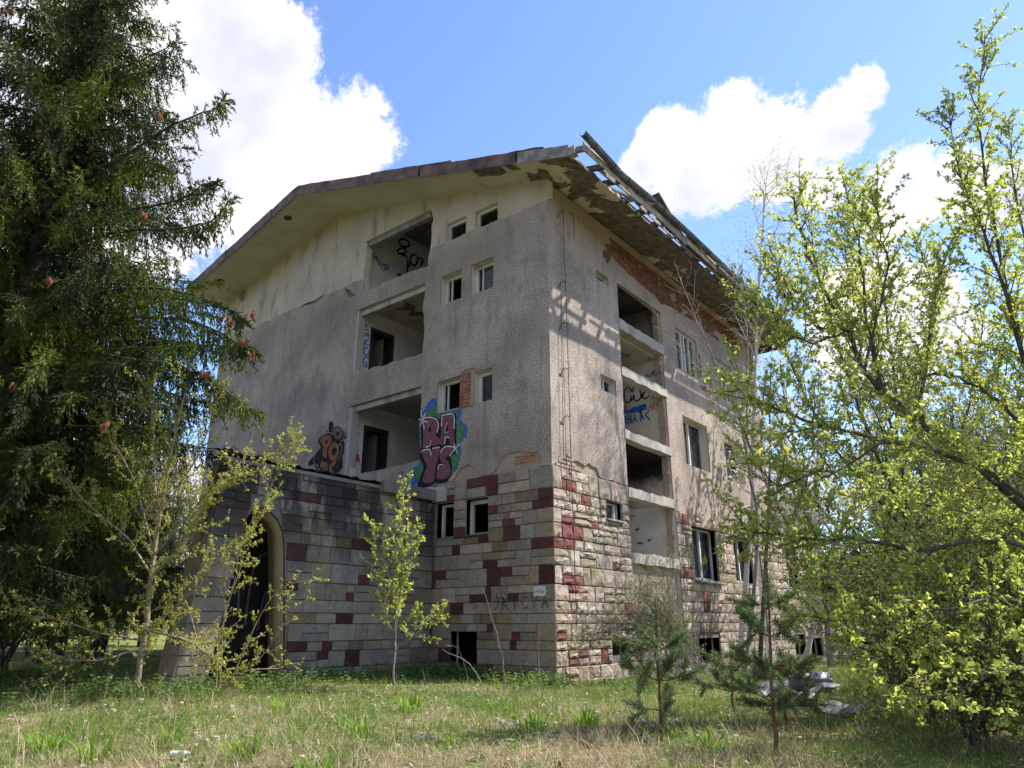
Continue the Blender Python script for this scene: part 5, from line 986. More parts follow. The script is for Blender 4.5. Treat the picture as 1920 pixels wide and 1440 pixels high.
def sprout(g, pts, r0, lvl, cf, wood, lv):
    """cf: per level dict(gap, len, ang, trop, r, leaf gap, leaves, size)"""
    c = cf[lvl]; L = plen(pts); sides = 6 if r0 > .03 else 4 if r0 > .008 else 3
    wood.tube(pts, r0, max(c['tip'], r0 * c.get('taper', .25)), sides, False)
    if c.get('lgap'):
        n = max(1, int(L / c['lgap']))
        for i in range(n):
            t = c.get('lstart', .1) + (1 - c.get('lstart', .1)) * (i + g.random()) / n
            p, d = along(pts, min(t, .999)); rosette(lv, g, p, d, g.randint(*c['k']), c['size'], c.get('spread', 1))
        p, d = along(pts, .999); rosette(lv, g, p, d, g.randint(*c['k']) + 1, c['size'], .7)
    if lvl + 1 < len(cf):
        e = cf[lvl + 1]; n = int(L / c['gap']); az = g.uniform(0, 6.28)
        for i in range(n):
            t = c.get('start', .15) + (1 - c.get('start', .15)) * (i + g.uniform(.1, .9)) / n
            p, d = along(pts, min(t, .995)); az += 2.4 + g.uniform(-.5, .5)
            a = d.cross(Vector((.3, .2, 1)));
            if a.length < .05: a = d.cross(Vector((1, 0, 0)))
            a.normalize(); b = d.cross(a); side = a * math.cos(az) + b * math.sin(az); an = R(e['ang'] * g.uniform(.7, 1.25))
            dd = d * math.cos(an) + side * math.sin(an) + Vector((0, 0, e.get('up', 0)))
            ln = g.uniform(*e['len']) * (1.15 - e.get('fall', .5) * t)
            cp = curve(g, p, dd, ln, max(3, int(ln / e.get('seg', .12))), e.get('wob', .12), e['trop'])
            sprout(g, cp, min(e['r'], r0 * .6), lvl + 1, cf, wood, lv)
def plant(name, base, limbs, cf, r0, bark, leafm, label, cat, group=None, seed=1, leafname='crown', woodname='trunk', rl=None):
    g = random.Random(seed); t = empty(name, base); tag(t, label, cat, group); wood = MB(); lv = Leaves()
    for i, l in enumerate(limbs):
        pts = refine([Vector(p) for p in l], g, .012)
        sprout(g, pts, (rl[i] if rl else r0 * (1 if i == 0 else .6)), 0, cf, wood, lv)
    w = wood.build(woodname, M[bark], t, True)
    if lv.p: link(leafname, lv.mesh(leafname), M[leafm], t)
    return t
# ------------------------------------------------------------------ big spruce
def sprays(P_, D_, L, W, rs):
    """crossed needle-covered twigs, vectorised"""
    n = len(P_); D_ = D_ / (np.linalg.norm(D_, axis=1, keepdims=True) + 1e-9); a = rs.normal(size=(n, 3)); b = np.cross(D_, a); b /= np.linalg.norm(b, axis=1, keepdims=True) + 1e-9; c = np.cross(D_, b)
    L = L[:, None]; W = W[:, None]; out = []
    for q in (b, c): out.append(np.stack([P_, P_ + D_ * L * .45 + q * W * .5, P_ + D_ * L, P_ + D_ * L * .45 - q * W * .5], 1))
    return np.concatenate(out, 0).reshape(-1, 3)
def spruce(name, base, H, rad, z0, seed, label, group, heroes=(), nwh=None, dens=1.0, gapw=.42, cones=(), leaf='spruce'):
    g = random.Random(seed); rs = np.random.RandomState(seed); b = Vector(base); t = empty(name, base); tag(t, label, 'tree', group)
    wood = MB(); tp = [b + Vector((.02 * math.sin(k), .02 * math.cos(k * 1.3), H * k / 14)) for k in range(15)]; tp[0].z -= .3
    wood.tube(tp, .021 * H, .02, 9, False); PP = []; DD = []; LL = []; WW = []
    br = [([Vector(p) for p in h], True) for h in heroes]; z = z0
    while z < H - .5:
        k = 7 if z < H * .7 else 5; a0 = g.uniform(0, 6.28)
        for i in range(k):
            a = a0 + i * 6.28 / k + g.uniform(-.3, .3); Lb = rad(z) * g.uniform(.72, 1.08)
            if Lb < .25: continue
            d = Vector((math.cos(a), math.sin(a), 0)); droop = g.uniform(.16, .34); pts = []
            for q in range(9):
                s = q / 8; pts.append(b + Vector((0, 0, z + g.uniform(-.03, .03))) + d * (Lb * s) + Vector((-d.y, d.x, 0)) * (.1 * math.sin(s * 3 + a) * Lb * .3) + Vector((0, 0, Lb * (.10 * s - droop * s * s * 1.25 + .55 * droop * s ** 4))))
            br.append((pts, False))
        z += gapw * g.uniform(.8, 1.2) * (.62 if z < b.z + H * .36 else 1)
    for pts, hero in br:
        if hero: pts = refine(pts, g, .015)
        L = plen(pts); wood.tube(pts, .014 + .006 * L, .006, 5, False)
        n = int(L / .034 * dens)
        for i in range(n):
            s = .08 + .92 * (i + g.random()) / n; p, d = along(pts, min(s, .998)); out = (.25 + .75 * s)
            side = d.cross(Vector((0, 0, 1))); side = side.normalized() if side.length > .01 else Vector((1, 0, 0)); sg = 1 if i % 2 else -1
            hang = g.random() < (.62 if s < .9 else .2)
            if hang: dd = Vector((0, 0, -1)) + side * sg * g.uniform(.05, .4) + d * .25; ln = g.uniform(.25, .95) * (1 - .45 * s) * (1.0 if L > 1.5 else .6)
            else: dd = d * .8 + side * sg * g.uniform(.5, 1.0) + Vector((0, 0, g.uniform(-.25, .12))); ln = g.uniform(.18, .5) * (1.1 - .6 * s)
            dd.normalize(); m = max(2, int(ln / .05))
            for q in range(m):
                pp = p + dd * (ln * (q + .3) / m) + (Vector((0, 0, -.10 * (q / m) ** 2)) if not hang else Vector())
                for w in range(2):
                    PP.append(tuple(pp + rv(g, .008))); DD.append(tuple(dd * 1.0 + rv(g, .42))); LL.append(g.uniform(.07, .14)); WW.append(g.uniform(.018, .030))
    wood.build('trunk', M['bark_spruce'], t, True)
    v = sprays(np.array(PP), np.array(DD), np.array(LL), np.array(WW), rs); link('needles', np_mesh('needles', v, np.arange(len(v)).reshape(-1, 4)), M[leaf], t)
    if cones:
        prof = [(.0, .006), (.015, .02), (.05, .026), (.09, .023), (.13, .012), (.145, .003)]; me = MB(); V = []; k = 8
        for j, (h, r_) in enumerate(prof):
            for i in range(k): a = 6.283 * i / k + j * .4; rr = r_ * (1.18 if (i + j) % 2 else .86); V.append((rr * math.cos(a), rr * math.sin(a), -h))
        me.add(V, [(j * k + i, j * k + (i + 1) % k, (j + 1) * k + (i + 1) % k, (j + 1) * k + i) for j in range(len(prof) - 1) for i in range(k)])
        proto = None
        for c in cones:
            for q in range(g.randint(3, 5)):
                if proto is None: proto = me.build('cone', M['cone']); o = proto
                else: o = bpy.data.objects.new('cone', proto.data); COL.objects.link(o)
                o.parent = t; o.matrix_parent_inverse = Matrix.Translation(-b)
                o.location = Vector(c) + Vector((g.uniform(-.07, .07), g.uniform(-.07, .07), g.uniform(-.05, .05))); o.rotation_euler = (g.uniform(-.35, .35), g.uniform(-.35, .35), g.uniform(0, 6)); s = g.uniform(.9, 1.15); o.scale = (s, s, s)
    return t
HERO = [[(-6.22, -8.34, 9.85), (-4.96, -7.84, 9.95), (-3.8, -7.41, 10.47), (-2.98, -7.01, 10.68), (-2.72, -6.93, 10.82)], [(-6.37, -8.47, 8.72), (-4.95, -7.83, 8.71), (-3.51, -7.18, 8.75), (-2.98, -7.01, 8.91), (-2.66, -6.88, 8.96)], [(-6.33, -8.44, 8.0), (-4.88, -7.78, 8.24), (-3.39, -6.96, 8.23), (-2.92, -6.7, 8.34), (-2.61, -6.59, 8.74)], [(-6.34, -8.44, 6.62), (-4.71, -7.64, 7.04), (-3.49, -6.91, 6.94), (-2.59, -6.31, 6.52), (-2.38, -6.14, 6.31)], [(-6.34, -8.44, 6.18), (-4.63, -7.57, 6.44), (-3.17, -6.78, 6.31), (-2.26, -6.3, 5.81), (-1.9, -6.14, 5.62)], [(-6.31, -8.42, 5.54), (-4.65, -7.59, 5.6), (-3.14, -6.75, 5.39), (-2.41, -6.3, 4.96), (-1.78, -5.91, 4.5)], [(-6.32, -8.43, 6.07), (-4.91, -7.8, 5.81), (-3.44, -7.0, 5.49), (-2.63, -6.6, 5.21)], [(-6.34, -8.44, 12.3), (-5.28, -8.1, 12.22), (-4.5, -7.72, 12.45), (-4.04, -7.48, 12.71)]]
CONES = [(-3.93, -8.81, 6.58), (-3.83, -8.98, 4.7), (-3.63, -7.66, 10.51), (-4.75, -9.21, 9.62), (-2.83, -7.92, 4.07), (-2.0, -6.22, 6.33), (-2.31, -6.72, 5.16), (-1.97, -6.32, 5.78), (-1.84, -6.22, 5.53), (-3.25, -7.74, 8.03), (-5.73, -10.0, 12.54), (-5.65, -9.94, 11.68), (-2.29, -6.45, 6.23)]
def rad1(z): return 4.2 - (z - 5.5) * .265 if z > 5.5 else 4.2 - (5.5 - z) * .28
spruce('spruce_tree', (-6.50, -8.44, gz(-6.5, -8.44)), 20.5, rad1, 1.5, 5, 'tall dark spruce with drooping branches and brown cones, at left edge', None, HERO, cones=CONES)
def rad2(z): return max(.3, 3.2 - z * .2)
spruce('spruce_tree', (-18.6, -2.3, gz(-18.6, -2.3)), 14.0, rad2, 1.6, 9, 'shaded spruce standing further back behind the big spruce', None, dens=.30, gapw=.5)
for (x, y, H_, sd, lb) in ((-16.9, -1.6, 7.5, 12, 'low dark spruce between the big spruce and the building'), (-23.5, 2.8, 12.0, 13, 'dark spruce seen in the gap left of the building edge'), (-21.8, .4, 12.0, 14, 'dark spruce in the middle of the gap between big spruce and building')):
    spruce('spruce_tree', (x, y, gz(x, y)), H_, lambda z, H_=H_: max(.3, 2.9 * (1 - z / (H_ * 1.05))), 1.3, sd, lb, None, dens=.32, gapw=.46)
# ------------------------------------------------------------------ leafing shrubs on the left
SH0 = [(-2.87, -6.79, 0.04), (-2.87, -6.79, 0.88), (-2.88, -6.8, 1.83), (-2.91, -6.82, 2.83), (-2.86, -6.78, 4.08), (-2.82, -6.76, 5.31)]
SHL = [[(-2.88, -6.8, 1.83), (-3.05, -7.19, 2.38), (-3.39, -7.6, 2.79), (-3.67, -7.96, 3.19), (-3.82, -8.07, 3.36)], [(-2.89, -6.81, 2.16), (-3.32, -7.15, 3.35), (-3.79, -7.4, 4.01), (-3.94, -7.53, 4.38)], [(-2.91, -6.83, 2.57), (-3.1, -6.98, 3.8), (-3.24, -7.09, 4.64), (-3.36, -7.19, 5.02)], [(-2.89, -6.81, 2.16), (-2.41, -6.55, 2.82), (-1.82, -6.33, 3.38), (-1.07, -5.98, 3.68), (-0.88, -5.83, 3.86)], [(-2.89, -6.81, 1.04), (-2.24, -6.67, 1.34), (-1.68, -6.47, 1.95), (-1.18, -6.2, 2.34), (-0.87, -6.07, 3.38)], [(-2.89, -6.81, 0.88), (-3.0, -7.28, 0.96), (-3.43, -7.89, 1.19), (-3.82, -8.33, 1.26)], [(-2.91, -6.82, 2.83), (-2.54, -6.52, 3.71), (-2.42, -6.43, 4.54), (-2.4, -6.41, 5.02)], [(-2.89, -6.81, 0.73), (-2.96, -7.38, 0.6), (-3.28, -7.77, 0.64), (-3.61, -8.04, 0.64)], [(-2.88, -6.8, 1.83), (-2.23, -6.66, 2.37), (-1.85, -6.61, 3.0), (-1.46, -6.42, 3.24)], [(-2.89, -6.81, 1.04), (-2.02, -6.62, 0.89), (-1.6, -6.41, 0.71), (-1.25, -6.25, 0.46)]]
cf_sh = [dict(gap=.11, tip=.004, taper=.22, start=.12, lgap=.22, k=(2, 4), size=.046, lstart=.35), dict(len=(.22, .75), ang=48, up=.25, trop=.25, r=.006, tip=.0022, gap=.12, seg=.08, wob=.16, fall=.5, lgap=.05, k=(3, 5), size=.047), dict(len=(.06, .26), ang=50, up=.25, trop=.2, r=.0026, tip=.0018, seg=.06, wob=.18, lgap=.045, k=(2, 4), size=.042)]
plant('leafing_tree', SH0[0], [SH0] + SHL, cf_sh, .06, 'bark_pale', 'bud_leaf', 'small crooked tree with pale bark and sparse new leaves, front left', 'tree', seed=3, rl=[.05] + [.019] * len(SHL))
S2 = [[(-2.16, -5.84, 0.18), (-2.12, -5.93, 1.03), (-2.06, -5.88, 1.84), (-2.01, -5.84, 2.43)], [(-2.08, -5.77, 0.18), (-1.69, -5.71, 0.96), (-1.33, -5.55, 1.59), (-0.81, -5.25, 1.78)], [(-2.21, -5.87, 0.18), (-2.25, -5.9, 0.88), (-1.91, -5.89, 2.0), (-1.8, -5.8, 2.93)], [(-2.05, -5.75, 0.22), (-1.44, -5.64, 0.65), (-1.08, -5.47, 1.19), (-0.77, -5.35, 1.58)], [(-2.12, -5.8, 0.22), (-1.76, -5.77, 0.42), (-1.24, -5.47, 0.5), (-0.91, -5.33, 0.54)], [(-2.24, -5.9, 0.18), (-2.51, -6.11, 0.88), (-2.7, -6.27, 1.44)]]
cf_s2 = [dict(cf_sh[0], gap=.2, lgap=.4), dict(cf_sh[1], gap=.2, lgap=.1, len=(.15, .5)), cf_sh[2]]
plant('leafing_shrub', (-2.16, -5.84, gz(-2.16, -5.84)), S2, cf_s2, .016, 'bark_pale', 'bud_leaf', 'low many-stemmed shrub with yellow-green leaves in front of the arch', 'shrub', seed=4, woodname='stem', rl=[.014] * 6)
YT = [[(-0.98, -3.34, 0.14), (-1.0, -3.35, 1.03), (-1.01, -3.36, 1.92), (-0.99, -3.34, 2.86), (-0.98, -3.34, 3.6)], [(-0.99, -3.34, 0.85), (-0.87, -3.37, 1.56), (-0.7, -3.36, 2.09), (-0.67, -3.34, 2.65)], [(-0.99, -3.34, 0.77), (-1.1, -3.43, 1.11), (-1.22, -3.53, 1.74), (-1.3, -3.59, 2.29), (-1.37, -3.65, 2.81)], [(-0.98, -3.33, 0.68), (-0.61, -3.29, 0.94), (-0.33, -3.19, 1.16), (-0.12, -3.15, 1.24)]]
cf_yt = [dict(gap=.09, tip=.003, taper=.2, start=.22, lgap=.2, k=(2, 4), size=.055, lstart=.4), dict(len=(.2, .62), ang=52, up=.2, trop=.2, r=.005, tip=.002, seg=.08, wob=.12, fall=.55, lgap=.06, k=(3, 5), size=.07)]
plant('young_tree', (YT[0][0][0], YT[0][0][1], gz(*YT[0][0][:2])), YT, cf_yt, .02, 'bark_grey', 'apple_leaf', 'slim young tree with bright leaves against the dark stone wall', 'tree', seed=6, rl=[.02, .011, .011, .009])
cf_sap = [dict(gap=.11, tip=.003, taper=.35, start=.2), dict(len=(.03, .1), ang=45, up=.3, trop=.3, r=.003, tip=.002, seg=.03, wob=.1)]
SAP = [[(-0.13, -1.36, 0.12), (-0.19, -1.41, 0.55), (-0.32, -1.52, 1.12), (-0.46, -1.63, 1.69)], [(-1.0, -1.42, 0.23), (-1.15, -1.54, 0.63), (-1.22, -1.86, 0.73)], [(-0.47, -1.63, 0.19), (-0.66, -1.79, 0.42), (-1.05, -2.11, 0.67)], [(0.63, -1.39, 0.18), (0.64, -1.38, 0.84), (0.65, -1.37, 1.12)]]
LBS = ['tall bare sapling leaning left near the building corner', 'thin bent dead stem by the basement window', 'long pale dead stem lying across the basement window', 'short bare sapling upright just left of the corner']
for i, l in enumerate(SAP): l[0] = (l[0][0], l[0][1], gz(l[0][0], l[0][1]) - .05); plant('bare_sapling', l[0], [l], cf_sap, .011, 'bark_grey', 'bud_leaf', LBS[i], 'sapling', 'bare stems by the stone wall', seed=20 + i, woodname='stem')
# ------------------------------------------------------------------ fruit tree and brush on the right
APL = [[(8.17,-5.24,-0.28),(8.36,-5.0,0.8),(8.54,-4.76,1.82)],
[(8.54,-4.76,1.82),(8.32,-5.13,2.1),(8.05,-5.53,2.42),(7.86,-5.77,2.65),(7.67,-6.02,2.9),(7.59,-6.18,3.08),(7.51,-6.24,3.41),(7.4,-6.33,3.8),(7.34,-6.47,4.22),(7.34,-6.56,4.6)],
[(8.54,-4.76,1.82),(8.29,-5.51,2.18),(7.98,-6.04,2.34),(7.69,-6.46,2.41),(7.44,-6.76,2.47),(7.21,-7.04,2.57),(7.08,-7.19,2.64),(6.95,-7.34,2.74)],
[(8.54,-4.76,1.82),(8.51,-4.69,2.51),(8.37,-4.71,2.99),(8.17,-4.78,3.21),(7.93,-4.88,3.32),(7.68,-4.99,3.16)],
[(8.54,-4.76,1.82),(8.59,-4.9,2.87),(8.6,-4.99,3.64),(8.65,-5.04,4.67),(8.73,-5.07,5.67),(8.92,-5.01,6.56)],
[(8.59,-4.9,2.87),(8.6,-5.27,3.74),(8.54,-5.5,4.33),(8.5,-5.63,4.87),(8.53,-5.7,5.46)],
[(7.67,-6.02,2.9),(7.63,-5.96,3.57),(7.64,-5.85,4.23),(7.63,-5.87,4.67),(7.64,-5.86,5.04)],
[(7.59,-6.18,3.08),(7.73,-6.15,3.48),(7.87,-6.13,3.93),(7.89,-6.21,4.29),(7.9,-6.2,4.54)],
[(7.86,-5.77,2.65),(7.97,-5.5,3.38),(8.15,-5.17,4.13),(8.33,-4.93,4.67)],
[(7.51,-6.24,3.41),(7.37,-6.54,3.4),(7.23,-6.74,3.6),(7.18,-6.88,4.0)],
[(7.51,-6.24,3.41),(7.34,-6.65,3.23),(7.22,-6.94,3.26),(7.16,-7.04,3.51)],
[(8.5,-4.79,1.6),(8.12,-5.65,1.72),(7.71,-6.26,1.62),(7.39,-6.71,1.7),(7.12,-7.02,1.68),(6.96,-7.2,1.71),(6.86,-7.32,1.76)],
[(7.69,-6.46,2.41),(7.49,-6.82,2.19),(7.29,-7.07,2.1),(7.09,-7.28,2.04),(6.99,-7.4,2.39)],
[(8.42,-4.86,1.19),(8.09,-5.86,1.26),(7.74,-6.52,1.11),(7.47,-6.92,1.04),(7.26,-7.18,1.17)],
[(8.35,-5.01,0.8),(8.06,-6.07,0.8),(7.79,-6.66,0.66),(7.56,-7.03,0.61)],
[(8.46,-4.83,1.39),(8.28,-4.23,1.89),(7.8,-4.06,2.14),(7.32,-4.08,2.29),(6.82,-4.2,2.39)],
[(8.62,-4.6,2.27),(8.72,-3.97,3.4),(8.81,-3.52,4.7),(8.86,-3.3,5.79),(8.95,-3.13,6.65)],]
APL[0][0] = (APL[0][0][0], APL[0][0][1], gz(APL[0][0][0], APL[0][0][1]) - .05)
cf_ap = [dict(gap=.085, tip=.004, taper=.2, start=.1, lgap=.5, k=(2, 4), size=.04, lstart=.5), dict(len=(.16, .58), ang=46, up=.25, trop=.25, r=.007, tip=.0022, gap=.085, seg=.09, wob=.12, fall=.66, lgap=.055, k=(3, 6), size=.040, lstart=.15), dict(len=(.06, .36), ang=50, up=.15, trop=.15, r=.003, tip=.0014, seg=.06, wob=.17, lgap=.038, k=(3, 5), size=.038)]
plant('fruit_tree', APL[0][0], APL, cf_ap, .09, 'bark_dark', 'apple_leaf', 'large fruit tree in fresh yellow-green leaf filling the right side', 'tree', seed=8, rl=[.08, .036, .024, .028, .03, .022, .016, .013, .018, .012, .010, .020, .010, .016, .013, .022, .024])
RT = [[(6.69,-1.5,0.02),(6.82,-1.4,1.24),(6.87,-1.35,2.26),(6.88,-1.35,3.36)],[(6.87,-1.35,2.26),(6.65,-1.79,3.53),(6.49,-2.05,4.91),(6.41,-2.24,6.22),(6.35,-2.29,7.41)],[(6.87,-1.35,2.26),(6.45,-2.21,3.05),(6.17,-2.69,3.87),(6.02,-2.94,4.9),(6.04,-2.93,5.88)],[(6.88,-1.35,3.36),(6.8,-1.41,4.7),(6.71,-1.49,6.08),(6.67,-1.52,7.19)],[(6.88,-1.35,3.36),(6.97,-1.02,4.78),(7.01,-0.86,6.23),(6.96,-0.77,7.65)],[(6.88,-1.35,3.36),(7.31,-0.62,4.64),(7.58,-0.26,5.91),(7.51,-0.33,6.95)],[(6.87,-1.35,2.26),(7.42,-0.39,3.45),(7.87,0.22,4.75),(8.23,0.65,6.25)],[(6.87,-1.35,2.26),(7.67,-0.07,3.08),(8.4,0.91,4.3),(8.86,1.42,5.77)],[(6.82,-1.4,1.24),(6.33,-2.3,2.08),(6.05,-2.79,2.66),(5.86,-3.08,3.19)],[(6.82,-1.4,1.24),(6.37,-2.4,1.42),(6.05,-2.92,1.6),(5.86,-3.2,1.97)],[(6.82,-1.4,1.24),(7.46,-0.37,1.73),(8.06,0.38,2.33)],[(6.7,-1.49,0.73),(6.36,-2.28,0.87),(6.12,-2.73,0.93)]]
RT[0][0] = (RT[0][0][0], RT[0][0][1], gz(RT[0][0][0], RT[0][0][1]) - .05)
cf_rt = [dict(gap=.10, tip=.006, taper=.2, start=.12), dict(len=(.25, .8), ang=44, up=.3, trop=.25, r=.008, tip=.003, gap=.11, seg=.12, wob=.12, fall=.62, lgap=.09, k=(2, 5), size=.050, lstart=.15), dict(len=(.10, .5), ang=48, up=.2, trop=.15, r=.004, tip=.002, seg=.09, wob=.16, lgap=.055, k=(3, 5), size=.048)]
plant('fruit_tree', RT[0][0], RT, cf_rt, .08, 'bark_dark', 'apple_leaf', 'second leafy fruit tree standing between the large one and the building', 'tree', seed=18, rl=[.06, .03, .026, .024, .024, .024, .026, .026, .02, .018, .022, .016])
cf_br = [dict(gap=.10, tip=.004, taper=.25, start=.1, lgap=.35, k=(2, 4), size=.04, lstart=.3), dict(len=(.3, 1.0), ang=55, up=.1, trop=.1, r=.008, tip=.0025, gap=.10, seg=.11, wob=.2, fall=.3, lgap=.085, k=(2, 5), size=.040), dict(len=(.1, .4), ang=60, up=.0, trop=-.1, r=.0035, tip=.002, seg=.07, wob=.25, lgap=.085, k=(2, 4), size=.040)]
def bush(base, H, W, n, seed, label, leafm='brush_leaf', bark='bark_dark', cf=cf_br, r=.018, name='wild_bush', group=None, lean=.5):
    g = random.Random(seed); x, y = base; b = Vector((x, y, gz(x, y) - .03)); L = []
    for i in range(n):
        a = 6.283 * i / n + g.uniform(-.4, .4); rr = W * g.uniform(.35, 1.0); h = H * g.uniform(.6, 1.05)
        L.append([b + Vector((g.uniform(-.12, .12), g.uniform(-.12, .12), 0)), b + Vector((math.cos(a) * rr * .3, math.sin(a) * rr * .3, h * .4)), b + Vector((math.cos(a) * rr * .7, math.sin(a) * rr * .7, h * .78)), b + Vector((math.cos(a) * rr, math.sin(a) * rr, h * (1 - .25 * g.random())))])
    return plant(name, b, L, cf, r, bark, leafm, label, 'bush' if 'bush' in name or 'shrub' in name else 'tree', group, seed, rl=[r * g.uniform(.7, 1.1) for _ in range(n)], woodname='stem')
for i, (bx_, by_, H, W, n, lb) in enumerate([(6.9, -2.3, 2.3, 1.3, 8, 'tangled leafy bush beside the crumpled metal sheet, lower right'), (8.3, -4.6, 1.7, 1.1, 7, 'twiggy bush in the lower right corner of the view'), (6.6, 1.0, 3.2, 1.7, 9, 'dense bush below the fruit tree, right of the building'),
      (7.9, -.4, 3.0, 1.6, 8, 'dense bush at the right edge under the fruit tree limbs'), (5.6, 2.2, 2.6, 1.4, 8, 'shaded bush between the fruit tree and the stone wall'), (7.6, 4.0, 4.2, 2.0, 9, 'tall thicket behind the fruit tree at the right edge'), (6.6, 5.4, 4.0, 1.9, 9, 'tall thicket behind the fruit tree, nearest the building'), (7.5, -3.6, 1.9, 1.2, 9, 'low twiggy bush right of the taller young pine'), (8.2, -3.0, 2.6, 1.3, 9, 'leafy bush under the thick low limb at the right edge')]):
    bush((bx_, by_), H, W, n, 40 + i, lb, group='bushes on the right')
cf_th = [dict(gap=.22, tip=.008, taper=.25, start=.1), dict(len=(.6, 1.8), ang=50, up=.15, trop=.1, r=.014, tip=.005, gap=.2, seg=.2, wob=.14, fall=.4, lgap=.22, k=(2, 4), size=.07), dict(len=(.3, .8), ang=52, up=.05, trop=.05, r=.006, tip=.003, seg=.15, wob=.18, lgap=.14, k=(2, 4), size=.065)]
for i, (bx_, by_, H, W, lb) in enumerate([(-18.3, -3.2, 5.0, 2.2, 'brown twiggy thicket far left, well beyond the arch wall'), (-20.5, -1.8, 5.5, 2.4, 'brown twiggy thicket under the spruce at the back'), (-23.0, -2.5, 6.0, 2.6, 'tall brown thicket at the edge of the meadow'), (-13.2, -4.6, 3.8, 1.8, 'brown thicket between the big spruce and the meadow'), (-16.8, .8, 4.5, 1.8, 'thicket growing against the left end of the building'), (-10.6, -6.2, 3.4, 1.7, 'dark shaded thicket under the lowest spruce boughs'), (-11.0, -4.3, 3.2, 1.5, 'dark shaded thicket just left of the arch wall'), (-9.4, -6.9, 3.0, 1.5, 'dark shaded thicket at the left edge below the spruce')]):
    bush((bx_, by_), H, W, 8, 90 + i, lb, 'far_leaf', 'bark_far', cf_th, .03, 'thicket_bush', 'thickets left of the building')
BS = [[(1.86, 1.28, 0.14), (1.61, 1.21, 1.02), (1.04, 0.74, 1.17), (0.45, 0.27, 0.87)], [(1.94, 1.34, 0.14), (1.78, 1.35, 1.12), (1.29, 0.95, 1.27), (0.57, 0.49, 1.12)], [(2.11, 1.22, 0.1), (1.91, 1.32, 1.02), (1.52, 1.13, 1.63), (1.32, 1.1, 2.05)], [(2.31, 1.25, 0.06), (2.02, 1.28, 0.82), (1.72, 1.3, 1.52), (1.43, 1.19, 1.68)], [(2.38, 1.32, 0.06), (2.14, 1.38, 0.72), (1.81, 1.49, 1.63), (1.72, 1.68, 2.49)], [(2.46, 1.38, 0.02), (2.21, 1.31, 0.53), (1.87, 1.16, 1.02), (1.62, 1.09, 1.12)]]
cf_bs = [dict(gap=.08, tip=.003, taper=.3, start=.25), dict(len=(.2, .6), ang=40, up=.1, trop=.1, r=.005, tip=.002, gap=.14, seg=.09, wob=.12, lgap=.12, k=(1, 3), size=.028), dict(len=(.1, .3), ang=45, up=.1, trop=0, r=.003, tip=.002, seg=.07, wob=.15, lgap=.09, k=(1, 3), size=.028)]
plant('arching_shrub', (2.1, 1.3, gz(2.1, 1.3)), BS + [[(x + .25 * math.sin(i * 3 + k), y + .3 * math.cos(i * 5 + k), z * (1 - .1 * q)) for k, (x, y, z) in enumerate(l)] for q in range(3) for i, l in enumerate(BS, q * 7)], cf_bs, .012, 'bark_grey', 'birch_leaf', 'arching twiggy shrub hiding the bottom of the stairwell', 'bush', seed=17, woodname='stem', rl=[.011] * 24)
# bare saplings and birches along facade B
BA = [[(3.26, 1.38, 0.19), (3.67, 1.72, 2.79), (3.63, 1.69, 4.28), (3.56, 1.62, 5.4), (3.32, 1.43, 6.23), (3.07, 1.23, 7.21), (2.83, 1.03, 8.36)],[(3.56, 1.62, 5.4), (2.93, 1.12, 6.35), (2.45, 0.73, 7.18)],[(3.63, 1.69, 4.28), (3.79, 1.81, 6.11), (3.89, 1.89, 7.84), (3.72, 1.75, 8.62)]]
cf_ba = [dict(gap=.2, tip=.004, taper=.25, start=.3), dict(len=(.3, 1.1), ang=42, up=.15, trop=.2, r=.008, tip=.003, gap=.14, seg=.12, wob=.1, fall=.5), dict(len=(.06, .22), ang=50, up=.2, trop=.2, r=.003, tip=.0022, seg=.06, wob=.12, lgap=.09, k=(1, 2), size=.022)]
plant('bare_tree', (3.26, 1.38, gz(3.26, 1.38)), BA, cf_ba, .045, 'bark_grey', 'birch_leaf', 'bare grey-twigged tree in front of the brick band under the eave', 'tree', seed=31, rl=[.04, .014, .02])
cf_bi = [dict(gap=.34, tip=.008, taper=.15, start=.42), dict(len=(.8, 2.2), ang=38, up=.25, trop=-.02, r=.016, tip=.004, gap=.17, seg=.2, wob=.07, fall=.55), dict(len=(.4, 1.3), ang=40, up=0, trop=-.75, r=.004, tip=.002, gap=.14, seg=.12, wob=.07, lgap=.1, k=(1, 2), size=.026), dict(len=(.15, .45), ang=35, up=0, trop=-.8, r=.0026, tip=.0018, seg=.1, wob=.06, lgap=.09, k=(1, 2), size=.026)]
B1 = [(1.43, 5.69, 0.07), (1.69, 5.9, 2.01), (1.96, 6.12, 3.61), (2.2, 6.31, 6.18), (2.56, 6.61, 9.33), (2.94, 6.91, 12.28), (3.16, 7.09, 13.87)]
plant('birch_tree', (B1[0][0], B1[0][1], gz(*B1[0][:2])), [B1], cf_bi, .10, 'birch', 'birch_leaf', 'white-barked birch with fine hanging twigs close to the wall', 'tree', 'birches beside the building', seed=33, rl=[.085])
B2 = [(3.17, 5.17, 0.32), (3.54, 5.47, 1.58), (3.73, 5.62, 3.78), (4.2, 6.01, 7.18)]
plant('birch_tree', (B2[0][0], B2[0][1], gz(*B2[0][:2])), [B2], cf_bi, .08, 'birch', 'birch_leaf', 'slimmer leaning birch to the right of the other birch', 'tree', 'birches beside the building', seed=34, rl=[.07])
DT = [(1.25, 7.47, 0.06), (1.78, 7.9, 4.11), (2.22, 8.26, 8.25)]
plant('slim_tree', (DT[0][0], DT[0][1], gz(*DT[0][:2])), [DT], cf_ba, .08, 'bark_dark', 'birch_leaf', 'dark-trunked slim tree against the far part of the facade', 'tree', seed=36, rl=[.07])
